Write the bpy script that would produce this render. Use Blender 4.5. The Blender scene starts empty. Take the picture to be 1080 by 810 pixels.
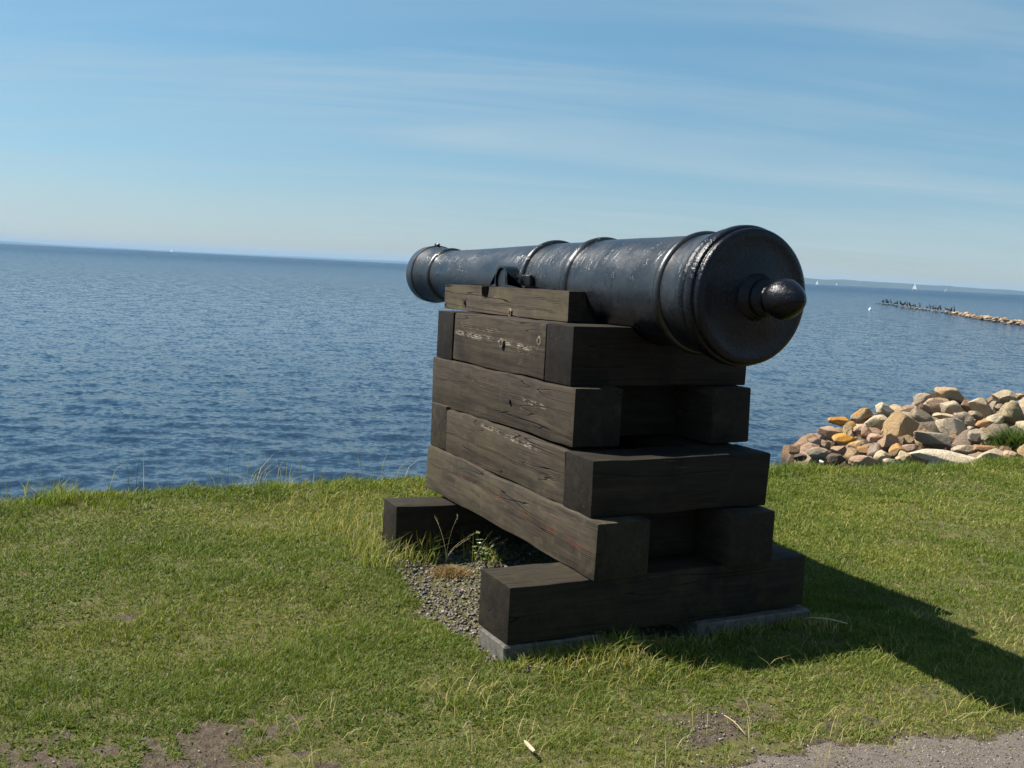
import bpy, bmesh, math, random
import numpy as np
from mathutils import Vector, Matrix, noise as mnoise
random.seed(7); RNG = np.random.default_rng(7)
sc = bpy.context.scene
COL = sc.collection
D2R = math.radians

# ------------------------------------------------------------------ frame of the place
# X runs along the gun towards its breech, Y across it, Z up; z = 0 is the underside of the sleepers
CAM = np.array([3.6615, -2.3622, 1.6]); FPX = 1099.01
YAW, PITCH, ROLL = D2R(26.8946), D2R(6.3137), D2R(2.8644)
FWD = np.array([-math.cos(YAW)*math.cos(PITCH), math.sin(YAW)*math.cos(PITCH), -math.sin(PITCH)])
RGT = np.cross(FWD, [0, 0, 1]); RGT /= np.linalg.norm(RGT); UPV = np.cross(RGT, FWD)
R2 = math.cos(ROLL)*RGT + math.sin(ROLL)*UPV
U2 = -math.sin(ROLL)*RGT + math.cos(ROLL)*UPV
SEA = -0.9
def ray(x, y):
    d = FWD*FPX + R2*(x-540) + U2*(405-y)
    return d/np.linalg.norm(d)
def on_z(x, y, z):
    d = ray(x, y); t = (z-CAM[2])/d[2]
    return CAM + d*t
def at_dist(x, y, r): return CAM + ray(x, y)*r

# ------------------------------------------------------------------ noise
def _hash(ix, iy, s):
    n = (ix.astype(np.int64)*374761393 + iy.astype(np.int64)*668265263 + s*974711) & 0x7fffffff
    n = ((n ^ (n >> 13))*1274126177) & 0x7fffffff
    return ((n ^ (n >> 16)) & 0xffff)/65535.0
def vnoise(x, y, s=0):
    x = np.asarray(x, float); y = np.asarray(y, float)
    ix = np.floor(x); iy = np.floor(y); fx = x-ix; fy = y-iy
    fx = fx*fx*(3-2*fx); fy = fy*fy*(3-2*fy)
    a = _hash(ix, iy, s); b = _hash(ix+1, iy, s); c = _hash(ix, iy+1, s); d = _hash(ix+1, iy+1, s)
    return (a*(1-fx)+b*fx)*(1-fy) + (c*(1-fx)+d*fx)*fy
def fbm(x, y, s=0, o=4):
    t = 0; a = .5; n = 0
    for i in range(o):
        t = t + a*vnoise(np.asarray(x)*2**i+17.3*i, np.asarray(y)*2**i-9.1*i, s+i); n += a; a *= .5
    return t/n
def sstep(a, b, x):
    t = np.clip((x-a)/(b-a), 0, 1); return t*t*(3-2*t)

# ------------------------------------------------------------------ helpers
def tag(o, label=None, cat=None, group=None, kind=None):
    if label: o['label'] = label
    if cat: o['category'] = cat
    if group: o['group'] = group
    if kind: o['kind'] = kind
    return o
def empty(name, loc=(0, 0, 0), rot=(0, 0, 0)):
    o = bpy.data.objects.new(name, None); o.location = loc; o.rotation_euler = rot
    o.empty_display_size = .2; COL.objects.link(o); return o
def link(name, me, mat, parent=None):
    o = bpy.data.objects.new(name, me); COL.objects.link(o)
    if mat: me.materials.append(mat)
    if parent: o.parent = parent
    return o
def build(name, bm, mat, parent=None, smooth=False, loc=None):
    me = bpy.data.meshes.new(name)
    bmesh.ops.recalc_face_normals(bm, faces=bm.faces)
    bm.to_mesh(me); bm.free()
    if smooth:
        for p in me.polygons: p.use_smooth = True
    o = link(name, me, mat, parent)
    if loc is not None: o.location = loc
    return o
def np_mesh(name, V, F, mat, parent=None, smooth=False, attrs=None):
    """V (n,3); F list of index arrays (m,k)."""
    me = bpy.data.meshes.new(name)
    V = np.ascontiguousarray(V, np.float32)
    loops = np.concatenate([f.reshape(-1) for f in F]).astype(np.int32)
    cnt = np.concatenate([np.full(len(f), f.shape[1], np.int32) for f in F])
    me.vertices.add(len(V)); me.vertices.foreach_set('co', V.reshape(-1))
    me.loops.add(len(loops)); me.loops.foreach_set('vertex_index', loops)
    me.polygons.add(len(cnt))
    st = np.zeros(len(cnt), np.int32); st[1:] = np.cumsum(cnt)[:-1]
    me.polygons.foreach_set('loop_start', st)
    if smooth: me.polygons.foreach_set('use_smooth', np.ones(len(cnt), bool))
    for k, a in (attrs or {}).items():
        at = me.attributes.new(k, 'FLOAT', 'POINT'); at.data.foreach_set('value', np.ascontiguousarray(a, np.float32))
    me.update(calc_edges=True)
    return link(name, me, mat, parent)
def grid_faces(nu, nv):
    i = np.arange((nu-1)*(nv-1)); a = (i//(nv-1))*nv + i % (nv-1)
    return np.stack([a, a+nv, a+nv+1, a+1], 1)

# ------------------------------------------------------------------ materials
class NT:
    def __init__(s, name):
        s.m = bpy.data.materials.new(name); s.m.use_nodes = True
        s.t = s.m.node_tree; s.t.nodes.clear()
        s.out = s.t.nodes.new('ShaderNodeOutputMaterial')
    def n(s, typ, **kw):
        nd = s.t.nodes.new(typ)
        for k, v in kw.items():
            if k.startswith('_'): setattr(nd, k[1:], v)
            else:
                sock = nd.inputs[k.replace('__', ' ')] if not k.isdigit() else nd.inputs[int(k)]
                s.set(sock, v)
        return nd
    def set(s, sock, v):
        if isinstance(v, bpy.types.NodeSocket): s.t.links.new(v, sock)
        elif isinstance(v, bpy.types.Node): s.t.links.new(v.outputs[0], sock)
        else: sock.default_value = v
    def math(s, op, a, b=None, c=None, clamp=False):
        nd = s.t.nodes.new('ShaderNodeMath'); nd.operation = op; nd.use_clamp = clamp
        s.set(nd.inputs[0], a)
        if b is not None: s.set(nd.inputs[1], b)
        if c is not None: s.set(nd.inputs[2], c)
        return nd.outputs[0]
    def mix(s, f, a, b, mode='MIX'):
        nd = s.t.nodes.new('ShaderNodeMix'); nd.data_type = 'RGBA'; nd.blend_type = mode
        s.set(nd.inputs[0], f); s.set(nd.inputs[6], col(a)); s.set(nd.inputs[7], col(b))
        return nd.outputs[2]
    def ramp(s, f, stops, interp='LINEAR'):
        nd = s.t.nodes.new('ShaderNodeValToRGB'); nd.color_ramp.interpolation = interp
        e = nd.color_ramp.elements
        while len(e) < len(stops): e.new(.5)
        for el, (p, c) in zip(e, stops):
            el.position = p; el.color = col(c if not isinstance(c, (int, float)) else (c, c, c))
        s.set(nd.inputs[0], f); return nd.outputs[0]
    def mr(s, x, a, b, c=0., d=1., smooth=True):
        nd = s.t.nodes.new('ShaderNodeMapRange'); nd.interpolation_type = 'SMOOTHSTEP' if smooth else 'LINEAR'
        s.set(nd.inputs[0], x)
        for i, v in enumerate((a, b, c, d)): s.set(nd.inputs[i+1], v)
        return nd.outputs[0]
    def noise(s, vec, scale, detail=4, rough=.55, dist=0.):
        nd = s.t.nodes.new('ShaderNodeTexNoise')
        s.set(nd.inputs['Vector'], vec); nd.inputs['Scale'].default_value = scale
        nd.inputs['Detail'].default_value = detail; nd.inputs['Roughness'].default_value = rough
        nd.inputs['Distortion'].default_value = dist
        return nd.outputs[0]
    def vmul(s, v, k, add=(0, 0, 0)):
        nd = s.t.nodes.new('ShaderNodeVectorMath'); nd.operation = 'MULTIPLY_ADD'
        s.set(nd.inputs[0], v); nd.inputs[1].default_value = k; s.set(nd.inputs[2], add)
        return nd.outputs[0]
    def bump(s, h, strength, dist, normal=None):
        nd = s.t.nodes.new('ShaderNodeBump'); nd.inputs['Strength'].default_value = strength
        nd.inputs['Distance'].default_value = dist; s.set(nd.inputs['Height'], h)
        if normal is not None: s.set(nd.inputs['Normal'], normal)
        return nd.outputs[0]
    def pbr(s, base, rough=.8, normal=None, spec=.5, **kw):
        p = s.t.nodes.new('ShaderNodeBsdfPrincipled')
        s.set(p.inputs['Base Color'], col(base)); s.set(p.inputs['Roughness'], rough)
        p.inputs['Specular IOR Level'].default_value = spec
        if normal is not None: s.set(p.inputs['Normal'], normal)
        for k, v in kw.items(): s.set(p.inputs[k.replace('__', ' ')], v)
        return p
    def done(s, sh):
        s.t.links.new(sh.outputs[0] if isinstance(sh, bpy.types.Node) else sh, s.out.inputs['Surface']); return s.m
def col(c):
    if isinstance(c, (tuple, list)) and len(c) == 3: return (*c, 1.)
    return c

def m_wood(name, axis=0, k=1.0, streaks=(), moss=.0, tint=(.86, .83, .78)):
    """weathered tarred oak. axis = grain axis of the object; streaks = (lo, hi, a, b, c0, c1, colour, threshold)"""
    t = NT(name)
    oc = t.n('ShaderNodeTexCoord').outputs['Object']
    rnd = t.n('ShaderNodeObjectInfo').outputs['Random']
    off = t.n('ShaderNodeCombineXYZ', X=t.math('MULTIPLY', rnd, 31.), Y=t.math('MULTIPLY', rnd, 57.), Z=t.math('MULTIPLY', rnd, 13.)).outputs[0]
    def stretch(al, ac):
        v = [ac]*3; v[axis] = al; return t.vmul(oc, tuple(v), off)
    g1 = t.noise(stretch(1.6, 22), 1, 6, .6, .35)
    g2 = t.noise(stretch(4, 90), 1, 4, .6, .2)
    big = t.noise(t.vmul(oc, (1, 1, 1), off), 3.2, 5, .6)
    big2 = t.noise(t.vmul(oc, (1.7, 1.7, 1.7), off), 7.5, 5, .65)
    c = t.ramp(g1, [(.2, (.013*k, .0105*k, .009*k)), (.45, (.033*k, .0255*k, .0185*k)), (.62, (.049*k, .038*k, .027*k)), (.82, (.074*k, .059*k, .042*k))])
    c = t.mix(t.mr(g2, .35, .75), c, t.mix(.5, c, (.075*k, .064*k, .05*k)))
    c = t.mix(t.mr(big, .45, .75, 0, .7), c, (.014*k, .012*k, .0115*k))
    c = t.mix(t.mr(big2, .52, .75, 0, .65), c, (.074*k, .062*k, .045*k))
    c = t.mix(t.mr(t.noise(stretch(1.1, 9), 1, 4, .6, .3), .56, .72, 0, .6), c, (.095*k, .078*k, .054*k))
    if moss > 0:
        c = t.mix(t.math('MULTIPLY', t.mr(t.noise(t.vmul(oc, (1, 1, 1), off), 5., 5, .7), .45, .7), moss), c, (.068*k, .062*k, .028*k))
    # long checks along the grain
    ck = t.noise(stretch(.45, 10), 1, 2, .45, .08)
    crack = t.mr(t.math('ABSOLUTE', t.math('SUBTRACT', ck, .5)), .0, .0065, 1, 0)
    crack = t.math('MULTIPLY', crack, t.mr(t.noise(t.vmul(oc, (1, 1, 1), off), 1.9, 2, .5), .42, .55))
    # pale splinter scars
    sm = t.math('MULTIPLY', t.mr(t.noise(stretch(3.2, 48), 1, 4, .65, .4), .62, .68), t.mr(t.noise(t.vmul(oc, (1.3, 1.3, 1.3), off), 2.3, 3, .5), .56, .66))
    c = t.mix(t.math('MULTIPLY', sm, .6), c, (.17, .135, .09))
    sx = t.n('ShaderNodeSeparateXYZ', Vector=oc).outputs
    for (i0, lo, hi, i1, c0, c1, colour, th) in streaks:
        a = t.math('MULTIPLY', t.mr(sx[i0], lo, lo+.10), t.mr(sx[i0], hi-.10, hi, 1, 0))
        slope = (c1-c0)/(hi-lo)
        ln = t.math('ADD', t.math('MULTIPLY', t.math('SUBTRACT', sx[i0], lo), slope), c0)
        wob = t.math('MULTIPLY', t.math('SUBTRACT', t.noise(stretch(2.6, 2.6), 1, 4, .65), .5), .07)
        dd = t.math('ABSOLUTE', t.math('SUBTRACT', t.math('SUBTRACT', sx[i1], ln), wob))
        b = t.math('MULTIPLY', t.mr(dd, .001, .019, 1, 0), t.mr(t.noise(stretch(6, 6), 1, 3, .6), .40, .56))
        fz = t.mr(t.noise(stretch(20, 130), 1, 5, .75, .5), th+.04, th+.13)
        mask = t.math('MULTIPLY', t.math('MULTIPLY', a, b), fz)
        c = t.mix(t.math('MULTIPLY', mask, .8), c, colour)
        dk = t.math('MULTIPLY', a, t.mr(t.math('ABSOLUTE', t.math('ADD', dd, -.004)), 0, .0025, 1, 0))
        crack = t.math('MAXIMUM', crack, t.math('MULTIPLY', dk, .8))
    nx = t.n('ShaderNodeSeparateXYZ', Vector=t.n('ShaderNodeTexCoord').outputs['Normal']).outputs[axis]
    endm = t.mr(t.math('ABSOLUTE', nx), .75, .92)
    o_ = [1, 1, 1]; o_[axis] = 0
    rad = t.n('ShaderNodeVectorMath', _operation='LENGTH', **{'0': t.vmul(oc, tuple(o_), (.04, .03, -.05))}).outputs['Value']
    wv = t.math('SINE', t.math('ADD', t.math('MULTIPLY', rad, 520.), t.math('MULTIPLY', big2, 14.)))
    c = t.mix(t.math('MULTIPLY', t.math('MULTIPLY', endm, t.mr(wv, -.3, 1.)), .14), c, (.012, .010, .008))
    c = t.mix(t.math('MULTIPLY', endm, .62), c, t.mix(1., c, (.3, .3, .31), 'MULTIPLY'))  # end faces darkened: shade of the rear ends put into the colour
    vo = t.n('ShaderNodeTexVoronoi', _feature='DISTANCE_TO_EDGE', Scale=5.5, Vector=t.vmul(t.n('ShaderNodeVectorMath', _operation='ADD', **{'0': oc, '1': t.n('ShaderNodeVectorMath', _operation='SCALE', **{'0': t.n('ShaderNodeTexNoise', Vector=oc, Scale=14., Detail=4.).outputs['Color'], 'Scale': .09}).outputs[0]}).outputs[0], (1, 1, .6), t.n('ShaderNodeVectorMath', _operation='SCALE', **{'0': off, 'Scale': .31}).outputs[0])).outputs[0]
    ec = t.math('MULTIPLY', t.math('MULTIPLY', endm, t.mr(vo, .0, .011, 1, 0)), t.mr(big, .47, .56))
    crack = t.math('MAXIMUM', t.math('MULTIPLY', crack, t.math('SUBTRACT', 1., endm)), ec)
    c = t.mix(crack, c, (.008, .007, .006))
    if tint != (1, 1, 1): c = t.mix(1., c, tint, 'MULTIPLY')
    h = t.math('ADD', t.math('ADD', t.math('MULTIPLY', g1, .6), t.math('MULTIPLY', g2, .35)), t.math('MULTIPLY', crack, -1.6))
    nrm = t.bump(h, .55, .006)
    return t.done(t.pbr(c, t.mr(g1, .2, .8, .66, .9), nrm, .16))

def m_iron():
    t = NT('black_gun_paint')
    oc = t.n('ShaderNodeTexCoord').outputs['Object']
    n1 = t.noise(oc, 38, 5, .62); n2 = t.noise(oc, 6, 4, .6); sx = t.n('ShaderNodeSeparateXYZ', Vector=oc).outputs
    cyl = t.n('ShaderNodeCombineXYZ', X=t.math('MULTIPLY', sx[0], 34.), Y=t.math('MULTIPLY', t.math('ARCTAN2', sx[1], sx[2]), 2.6), Z=0.).outputs[0]
    n3 = t.noise(cyl, 1, 5, .68, .5)
    drip = t.math('MULTIPLY', t.mr(n3, .56, .70), t.mr(t.noise(oc, 2.6, 3, .6), .42, .60))
    patch = t.mr(n2, .38, .62)
    c = t.mix(t.mr(n2, .35, .7), (.004, .0045, .006), (.010, .011, .014))
    c = t.mix(t.math('MULTIPLY', t.mr(t.noise(oc, 17, 5, .7), .62, .75), .35), c, (.075, .064, .055))
    h = t.math('ADD', t.math('ADD', t.math('MULTIPLY', n1, .35), t.math('MULTIPLY', n2, .5)), t.math('MULTIPLY', drip, .75))
    nb = t.bump(h, .7, .007)
    ro = t.math('ADD', t.mr(n2, .3, .7, .27, .42), t.math('MULTIPLY', drip, -.12))
    return t.done(t.pbr(c, ro, nb, .66))
def m_paint_gloss():
    t = NT('glossy_black_paint')
    oc = t.n('ShaderNodeTexCoord').outputs['Object']
    n1 = t.noise(oc, 60, 5, .65); n2 = t.noise(oc, 11, 4, .6)
    c = t.mix(n2, (.002, .002, .004), (.005, .005, .008))
    nb = t.bump(t.math('ADD', t.math('MULTIPLY', n1, .8), n2), .9, .005)
    return t.done(t.pbr(c, t.mr(n2, .3, .7, .22, .36), nb, .30))
def m_concrete():
    t = NT('grey_concrete'); oc = t.n('ShaderNodeTexCoord').outputs['Object']
    n = t.noise(oc, 26, 6, .7)
    c = t.ramp(n, [(.25, (.035, .031, .026)), (.55, (.10, .09, .076)), (.8, (.19, .175, .15))])
    return t.done(t.pbr(c, .9, t.bump(n, .5, .006), .3))
def m_rock():
    t = NT('granite_boulder')
    oc = t.n('ShaderNodeTexCoord').outputs['Object']; oi = t.n('ShaderNodeObjectInfo')
    off = t.n('ShaderNodeCombineXYZ', X=t.math('MULTIPLY', oi.outputs['Random'], 40.), Y=t.math('MULTIPLY', oi.outputs['Random'], 17.)).outputs[0]
    v = t.vmul(oc, (1, 1, 1), off)
    n1 = t.noise(v, 3.2, 6, .62); n2 = t.noise(v, 34, 4, .7); n3 = t.noise(v, 1.7, 3, .55)
    c = t.mix(t.mr(n1, .3, .72, .05, .7), t.mix(.42, oi.outputs['Color'], (1, .97, .92), 'MULTIPLY'), t.mix(.5, oi.outputs['Color'], (.13, .098, .068)))
    c = t.mix(t.mr(n3, .52, .7, 0, .45), c, t.mix(.5, oi.outputs['Color'], (.62, .57, .49)))
    c = t.mix(t.mr(n2, .45, .8, 0, .38), c, (.07, .065, .06))
    up = t.n('ShaderNodeSeparateXYZ', Vector=t.n('ShaderNodeNewGeometry').outputs['Normal']).outputs[2]
    li = t.math('MULTIPLY', t.mr(t.math('ADD', n1, t.math('MULTIPLY', up, .16)), .51, .59), oi.outputs['Alpha'])
    c = t.mix(1., c, (1., .92, .78), 'MULTIPLY')
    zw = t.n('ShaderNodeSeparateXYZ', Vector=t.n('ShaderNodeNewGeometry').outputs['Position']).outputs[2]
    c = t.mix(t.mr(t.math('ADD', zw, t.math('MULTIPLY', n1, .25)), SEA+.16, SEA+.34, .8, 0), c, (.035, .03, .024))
    cv = t.n('ShaderNodeTexVoronoi', _feature='DISTANCE_TO_EDGE', Scale=2.6, Vector=t.n('ShaderNodeVectorMath', _operation='ADD', **{'0': v, '1': t.n('ShaderNodeVectorMath', _operation='SCALE', **{'0': t.n('ShaderNodeTexNoise', Vector=v, Scale=3.).outputs['Color'], 'Scale': .35}).outputs[0]}).outputs[0]).outputs[0]
    c = t.mix(t.math('MULTIPLY', t.mr(cv, 0, .02, 1, 0), t.mr(n3, .48, .6, 0, .75)), c, (.045, .038, .03))
    c = t.mix(t.math('MULTIPLY', li, .9), c, t.mix(t.mr(n2, .3, .7), (.52, .23, .018), (.38, .19, .03)))
    nb = t.bump(t.math('ADD', t.math('MULTIPLY', n1, .6), t.math('MULTIPLY', n2, .45)), 1., .05)
    return t.done(t.pbr(c, .85, nb, .25))
def m_attr(name, stops, rough=.85, nscale=None, spec=.3, trans=0.):
    t = NT(name); a = t.n('ShaderNodeAttribute', _attribute_name='tint').outputs['Fac']
    c = t.ramp(a, stops); p = t.pbr(c, rough, None, spec)
    if trans:
        tr = t.n('ShaderNodeBsdfTranslucent', Color=t.mix(.6, c, (1.25, 1.3, .55), 'MULTIPLY'))
        ms = t.n('ShaderNodeMixShader'); ms.inputs[0].default_value = trans
        t.t.links.new(p.outputs[0], ms.inputs[1]); t.t.links.new(tr.outputs[0], ms.inputs[2])
        return t.done(ms)
    return t.done(p)
def m_ground():
    t = NT('turf_soil'); g = t.n('ShaderNodeNewGeometry').outputs['Position']
    n1 = t.noise(g, 1.6, 6, .65); n2 = t.noise(g, 28, 5, .7); n3 = t.noise(g, 130, 3, .7)
    thatch = t.ramp(n2, [(.25, (.035, .034, .012)), (.5, (.10, .094, .03)), (.75, (.18, .15, .07))])
    soil = t.ramp(n2, [(.25, (.030, .021, .014)), (.5, (.082, .060, .041)), (.78, (.16, .123, .089))])
    soil = t.mix(t.mr(n3, .5, .8, 0, .5), soil, (.15, .132, .115))
    bare = t.n('ShaderNodeAttribute', _attribute_name='bare').outputs['Fac']
    c = t.mix(t.mr(t.math('ADD', bare, t.math('MULTIPLY', t.math('SUBTRACT', n2, .5), .7)), .38, .62), thatch, soil)
    h = t.math('ADD', t.math('MULTIPLY', n2, .7), t.math('MULTIPLY', n3, .3))
    return t.done(t.pbr(c, .95, t.bump(h, 1., .03), .2))
def m_path():
    t = NT('gravel_path_surface'); g = t.n('ShaderNodeNewGeometry').outputs['Position']
    n2 = t.noise(g, 24, 6, .7); n3 = t.noise(g, 170, 4, .75); n1 = t.noise(g, 2.2, 4, .6)
    c = t.ramp(n3, [(.28, (.060, .048, .039)), (.5, (.135, .111, .094)), (.72, (.245, .21, .182))])
    c = t.mix(t.mr(n2, .4, .75, 0, .55), c, (.08, .062, .047))
    c = t.mix(t.mr(n1, .5, .8, 0, .35), c, (.18, .15, .128))
    return t.done(t.pbr(c, .95, t.bump(t.math('ADD', t.math('MULTIPLY', n3, .5), n2), .8, .012), .2))
def m_sea():
    t = NT('sea_water'); g = t.n('ShaderNodeNewGeometry').outputs['Position']
    dist = t.n('ShaderNodeVectorMath', _operation='LENGTH', **{'0': g}).outputs['Value']
    near = t.mr(dist, 10, 34, 1, 0)
    patch = t.noise(t.vmul(g, (.012, .03, 1)), 1, 5, .6)
    base = t.mix(near, t.mix(t.mr(patch, .4, .65), (.006, .025, .058), (.009, .031, .068)), (.010, .022, .042))
    def slopes(scale, det):
        q = t.n('ShaderNodeTexNoise'); t.set(q.inputs['Vector'], g); q.inputs['Scale'].default_value = scale
        q.inputs['Detail'].default_value = det; q.inputs['Roughness'].default_value = .6
        v = t.n('ShaderNodeVectorMath', _operation='SUBTRACT', **{'0': q.outputs['Color']}); v.inputs[1].default_value = (.5, .5, .5)
        return v.outputs[0]
    k = t.mr(dist, 8, 80, .62, 3.1, False)
    sl = t.n('ShaderNodeVectorMath', _operation='ADD', **{'0': slopes(8.5, 5), '1': t.n('ShaderNodeVectorMath', _operation='SCALE', **{'0': slopes(1.3, 3), 'Scale': .4}).outputs[0]}).outputs[0]
    sl = t.vmul(sl, (1, 1, 0))
    sl = t.n('ShaderNodeVectorMath', _operation='SCALE', **{'0': sl, 'Scale': k}).outputs[0]
    nb = t.n('ShaderNodeVectorMath', _operation='NORMALIZE', **{'0': t.n('ShaderNodeVectorMath', _operation='ADD', **{'0': t.n('ShaderNodeNewGeometry').outputs['Normal'], '1': sl}).outputs[0]}).outputs[0]
    ro = t.mr(dist, 15, 500, .10, .25, False)
    return t.done(t.pbr(base, ro, nb, .25, IOR=1.333))
def m_plain(name, c, rough=.8, c2=None, scale=20, spec=.4):
    t = NT(name)
    if c2 is None: return t.done(t.pbr(c, rough, None, spec))
    n = t.noise(t.n('ShaderNodeTexCoord').outputs['Object'], scale, 5, .65)
    return t.done(t.pbr(t.mix(t.mr(n, .3, .7), c, c2), rough, t.bump(n, .3, .004), spec))

# ------------------------------------------------------------------ ground
def edge_u(v): return -3.40 + .26*(fbm(v*.55, v*0+3.1, 5, 3)-.5) + .16*(fbm(v*2.7, v*0+7.7, 6, 3)-.5) + .012*np.clip(v-4, 0, 10)
def height(u, v):
    u = np.asarray(u, float); v = np.asarray(v, float)
    z = -.085 + .05*(fbm(u*.8, v*.8, 11, 3)-.5) + .016*(fbm(u*6, v*6, 12, 2)-.5)
    z = z + .052*sstep(-.75, -1.55, u)*(1-sstep(1.4, 3.2, v)) - .035*sstep(3, 6, v)
    z = z + .040*np.exp(-((u+.0)/.18)**2-((v-.02)/.30)**2) + .02*np.exp(-((u+.3)/.2)**2-((v+.55)/.12)**2)
    z = z + .030*np.exp(-((u-.02)/.2)**2-((v-.9)/.6)**2)
    e = edge_u(v)
    z = z + .03*np.exp(-((u-e-.15)/.35)**2)
    d = np.clip(e-u, 0, None)
    z = z - np.minimum(.62*d*d/(d+.45)+.25*d, 2.4)
    return z
PATH_P = sorted([tuple(on_z(x, y, -.085)[[1, 0]]) for x, y in ((690, 822), (740, 806), (790, 797), (850, 789), (900, 781), (1000, 769), (1080, 763), (1200, 745))])
PATH_V = np.array([-9, -2.2]+[p[0] for p in PATH_P]+[PATH_P[-1][0]+4, PATH_P[-1][0]+9]); PATH_U = np.array([2., 1.6]+[p[1] for p in PATH_P]+[PATH_P[-1][1]+.3, PATH_P[-1][1]+.8])
def path_mask(u, v, patch=True):
    b = np.interp(v, PATH_V, PATH_U) + .16*(fbm(u*3, v*3, 21, 4)-.5) + .16*(fbm(u*13, v*13, 24, 3)-.5)
    m = sstep(-.10, .10, u-b)
    if not patch: return m
    p = on_z(742, 768, -.085); q = on_z(720, 755, -.085)
    e1 = 1-np.hypot((u-p[0])/.20, (v-p[1])/.24) + 1.3*(fbm(u*8, v*8, 22, 4)-.5)
    return np.maximum(m, sstep(-.1, .6, e1)*.85)
def bare_mask(u, v):
    m = path_mask(u, v)*.8
    for (x, y, a, b, s) in ((120, 812, .36, .72, .9), (235, 806, .18, .30, .8), (30, 785, .12, .22, .6), (170, 752, .09, .24, .5), (60, 745, .06, .2, .45), (135, 660, .05, .09, .8), (205, 770, .1, .16, .7), (540, 770, .2, .3, .35), (700, 765, .16, .3, .55), (800, 755, .16, .35, .55), (985, 735, .16, .35, .5), (900, 760, .14, .35, .6), (620, 800, .2, .3, .4), (460, 770, .15, .3, .3)):
        p = on_z(x, y, -.085)
        e = 1.12-np.hypot((u-p[0])/a, (v-p[1])/b) + 1.7*(fbm(u*6+.7*fbm(v*9, u*9, 27, 3), v*6, 23, 5)-.5) + 1.5*(fbm(u*24, v*24, 26, 3)-.5)
        m = np.maximum(m, sstep(.0, .6, e)*s)
    m = np.maximum(m, sstep(.35, 1.1, u)*.42*sstep(.42, .6, fbm(u*5, v*5, 25, 4)))
    m = m*(1-.6*sstep(.52, .62, fbm(u*15, v*15, 28, 3))*(1-path_mask(u, v)))
    return m
GRV = [on_z(x, y, -.085) for x, y in ((424, 612), (446, 650), (474, 672), (508, 690), (545, 712), (566, 712))]
def gravel_mask(u, v):
    """crushed stone round and under the mounting: bounded on the left by a ragged line"""
    us = np.array([g[0] for g in GRV]); vs = np.array([g[1] for g in GRV])
    lim = np.interp(u, us, vs) + .0 + .24*(fbm(u*8, v*8, 31, 4)-.5)
    a = sstep(-.03, .03, v-lim)*sstep(-1.70, -1.60, u)*sstep(us[-1]+.02, us[-1]-.03, u)*sstep(1.32, 1.26, v)*np.where(u > -.2, sstep(-.2, -.26, v), 1.)
    b = sstep(1.15, 1.0, v)*sstep(-.42, -.3, v)*sstep(-2.0, -1.9, u)*sstep(-.1, -.2, u)
    return np.maximum(a, b)
gu = np.unique(np.concatenate([np.linspace(-60, -12, 14), np.linspace(-12, -4.5, 60), np.arange(-4.5, 2.2, .035), np.linspace(2.2, 6, 40), np.linspace(6, 80, 16)]))
gv = np.unique(np.concatenate([np.linspace(-90, -6, 24), np.linspace(-6, -3.2, 40), np.arange(-3.2, 3.2, .035), np.linspace(3.2, 12, 120), np.linspace(12, 120, 26)]))
GU, GV = np.meshgrid(gu, gv, indexing='ij')
GZ = height(GU, GV)
ground = np_mesh('ground', np.stack([GU, GV, GZ], -1).reshape(-1, 3), [grid_faces(len(gu), len(gv))], m_ground(), smooth=True,
                 attrs={'bare': bare_mask(GU, GV).reshape(-1)})
tag(ground, kind='structure')
pu = np.arange(.55, 2.6, .03); pv = np.arange(-2.2, 4.2, .03)
PU, PV = np.meshgrid(pu, pv, indexing='ij')
pm = path_mask(PU, PV, False)
path = np_mesh('path', np.stack([PU, PV, height(PU, PV)-.03+.034*sstep(.62, .9, pm)], -1).reshape(-1, 3), [grid_faces(len(pu), len(pv))], m_path(), smooth=True)
tag(path, kind='structure')

# pebbles
def pebble_cloud(name, P, R, T, mat):
    bm = bmesh.new(); bmesh.ops.create_icosphere(bm, subdivisions=1, radius=1)
    bv = np.array([v.co[:] for v in bm.verts]); bf = np.array([[v.index for v in f.verts] for f in bm.faces]); bm.free()
    n = len(P); V = np.repeat(bv[None], n, 0)
    V = V*(1+.38*(RNG.random((n, len(bv), 1))-.5))
    V *= np.stack([R*RNG.uniform(.8, 1.5, n), R*RNG.uniform(.7, 1.1, n), R*RNG.uniform(.45, .85, n)], 1)[:, None]
    a = RNG.uniform(0, 6.28, n); tl = RNG.uniform(-.6, .6, n)
    c, s = np.cos(tl)[:, None], np.sin(tl)[:, None]
    x, y, z = V[..., 0]*c - V[..., 2]*s, V[..., 1], V[..., 0]*s + V[..., 2]*c
    c, s = np.cos(a)[:, None], np.sin(a)[:, None]
    V = np.stack([x*c-y*s, x*s+y*c, z], -1) + P[:, None]
    F = (bf[None] + (np.arange(n)*len(bv))[:, None, None]).reshape(-1, 3)
    return np_mesh(name, V.reshape(-1, 3), [F], mat, attrs={'tint': np.repeat(T, len(bv))})
n = 26000
u = RNG.uniform(-2.0, .3, n); v = RNG.uniform(-1.0, 1.2, n); k = RNG.random(n) < gravel_mask(u, v); u, v = u[k], v[k]
vis = (v < .35) | (RNG.random(len(u)) < .3); u, v = u[vis], v[vis]
r = .003+.0085*RNG.random(len(u))**1.8; z = height(u, v) + RNG.uniform(-.004, .008, len(u))
g1 = pebble_cloud('gravel', np.stack([u, v, z], 1), r, RNG.random(len(u)),
    m_attr('grey_gravel', [(0, (.04, .037, .036)), (.3, (.085, .077, .07)), (.6, (.14, .122, .105)), (.85, (.19, .158, .125)), (.97, (.26, .225, .19)), (1, (.36, .33, .3))], .8))
tag(g1, 'loose grey crushed stone between the two timber sleepers', 'gravel', kind='stuff')
n = 70000
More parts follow.
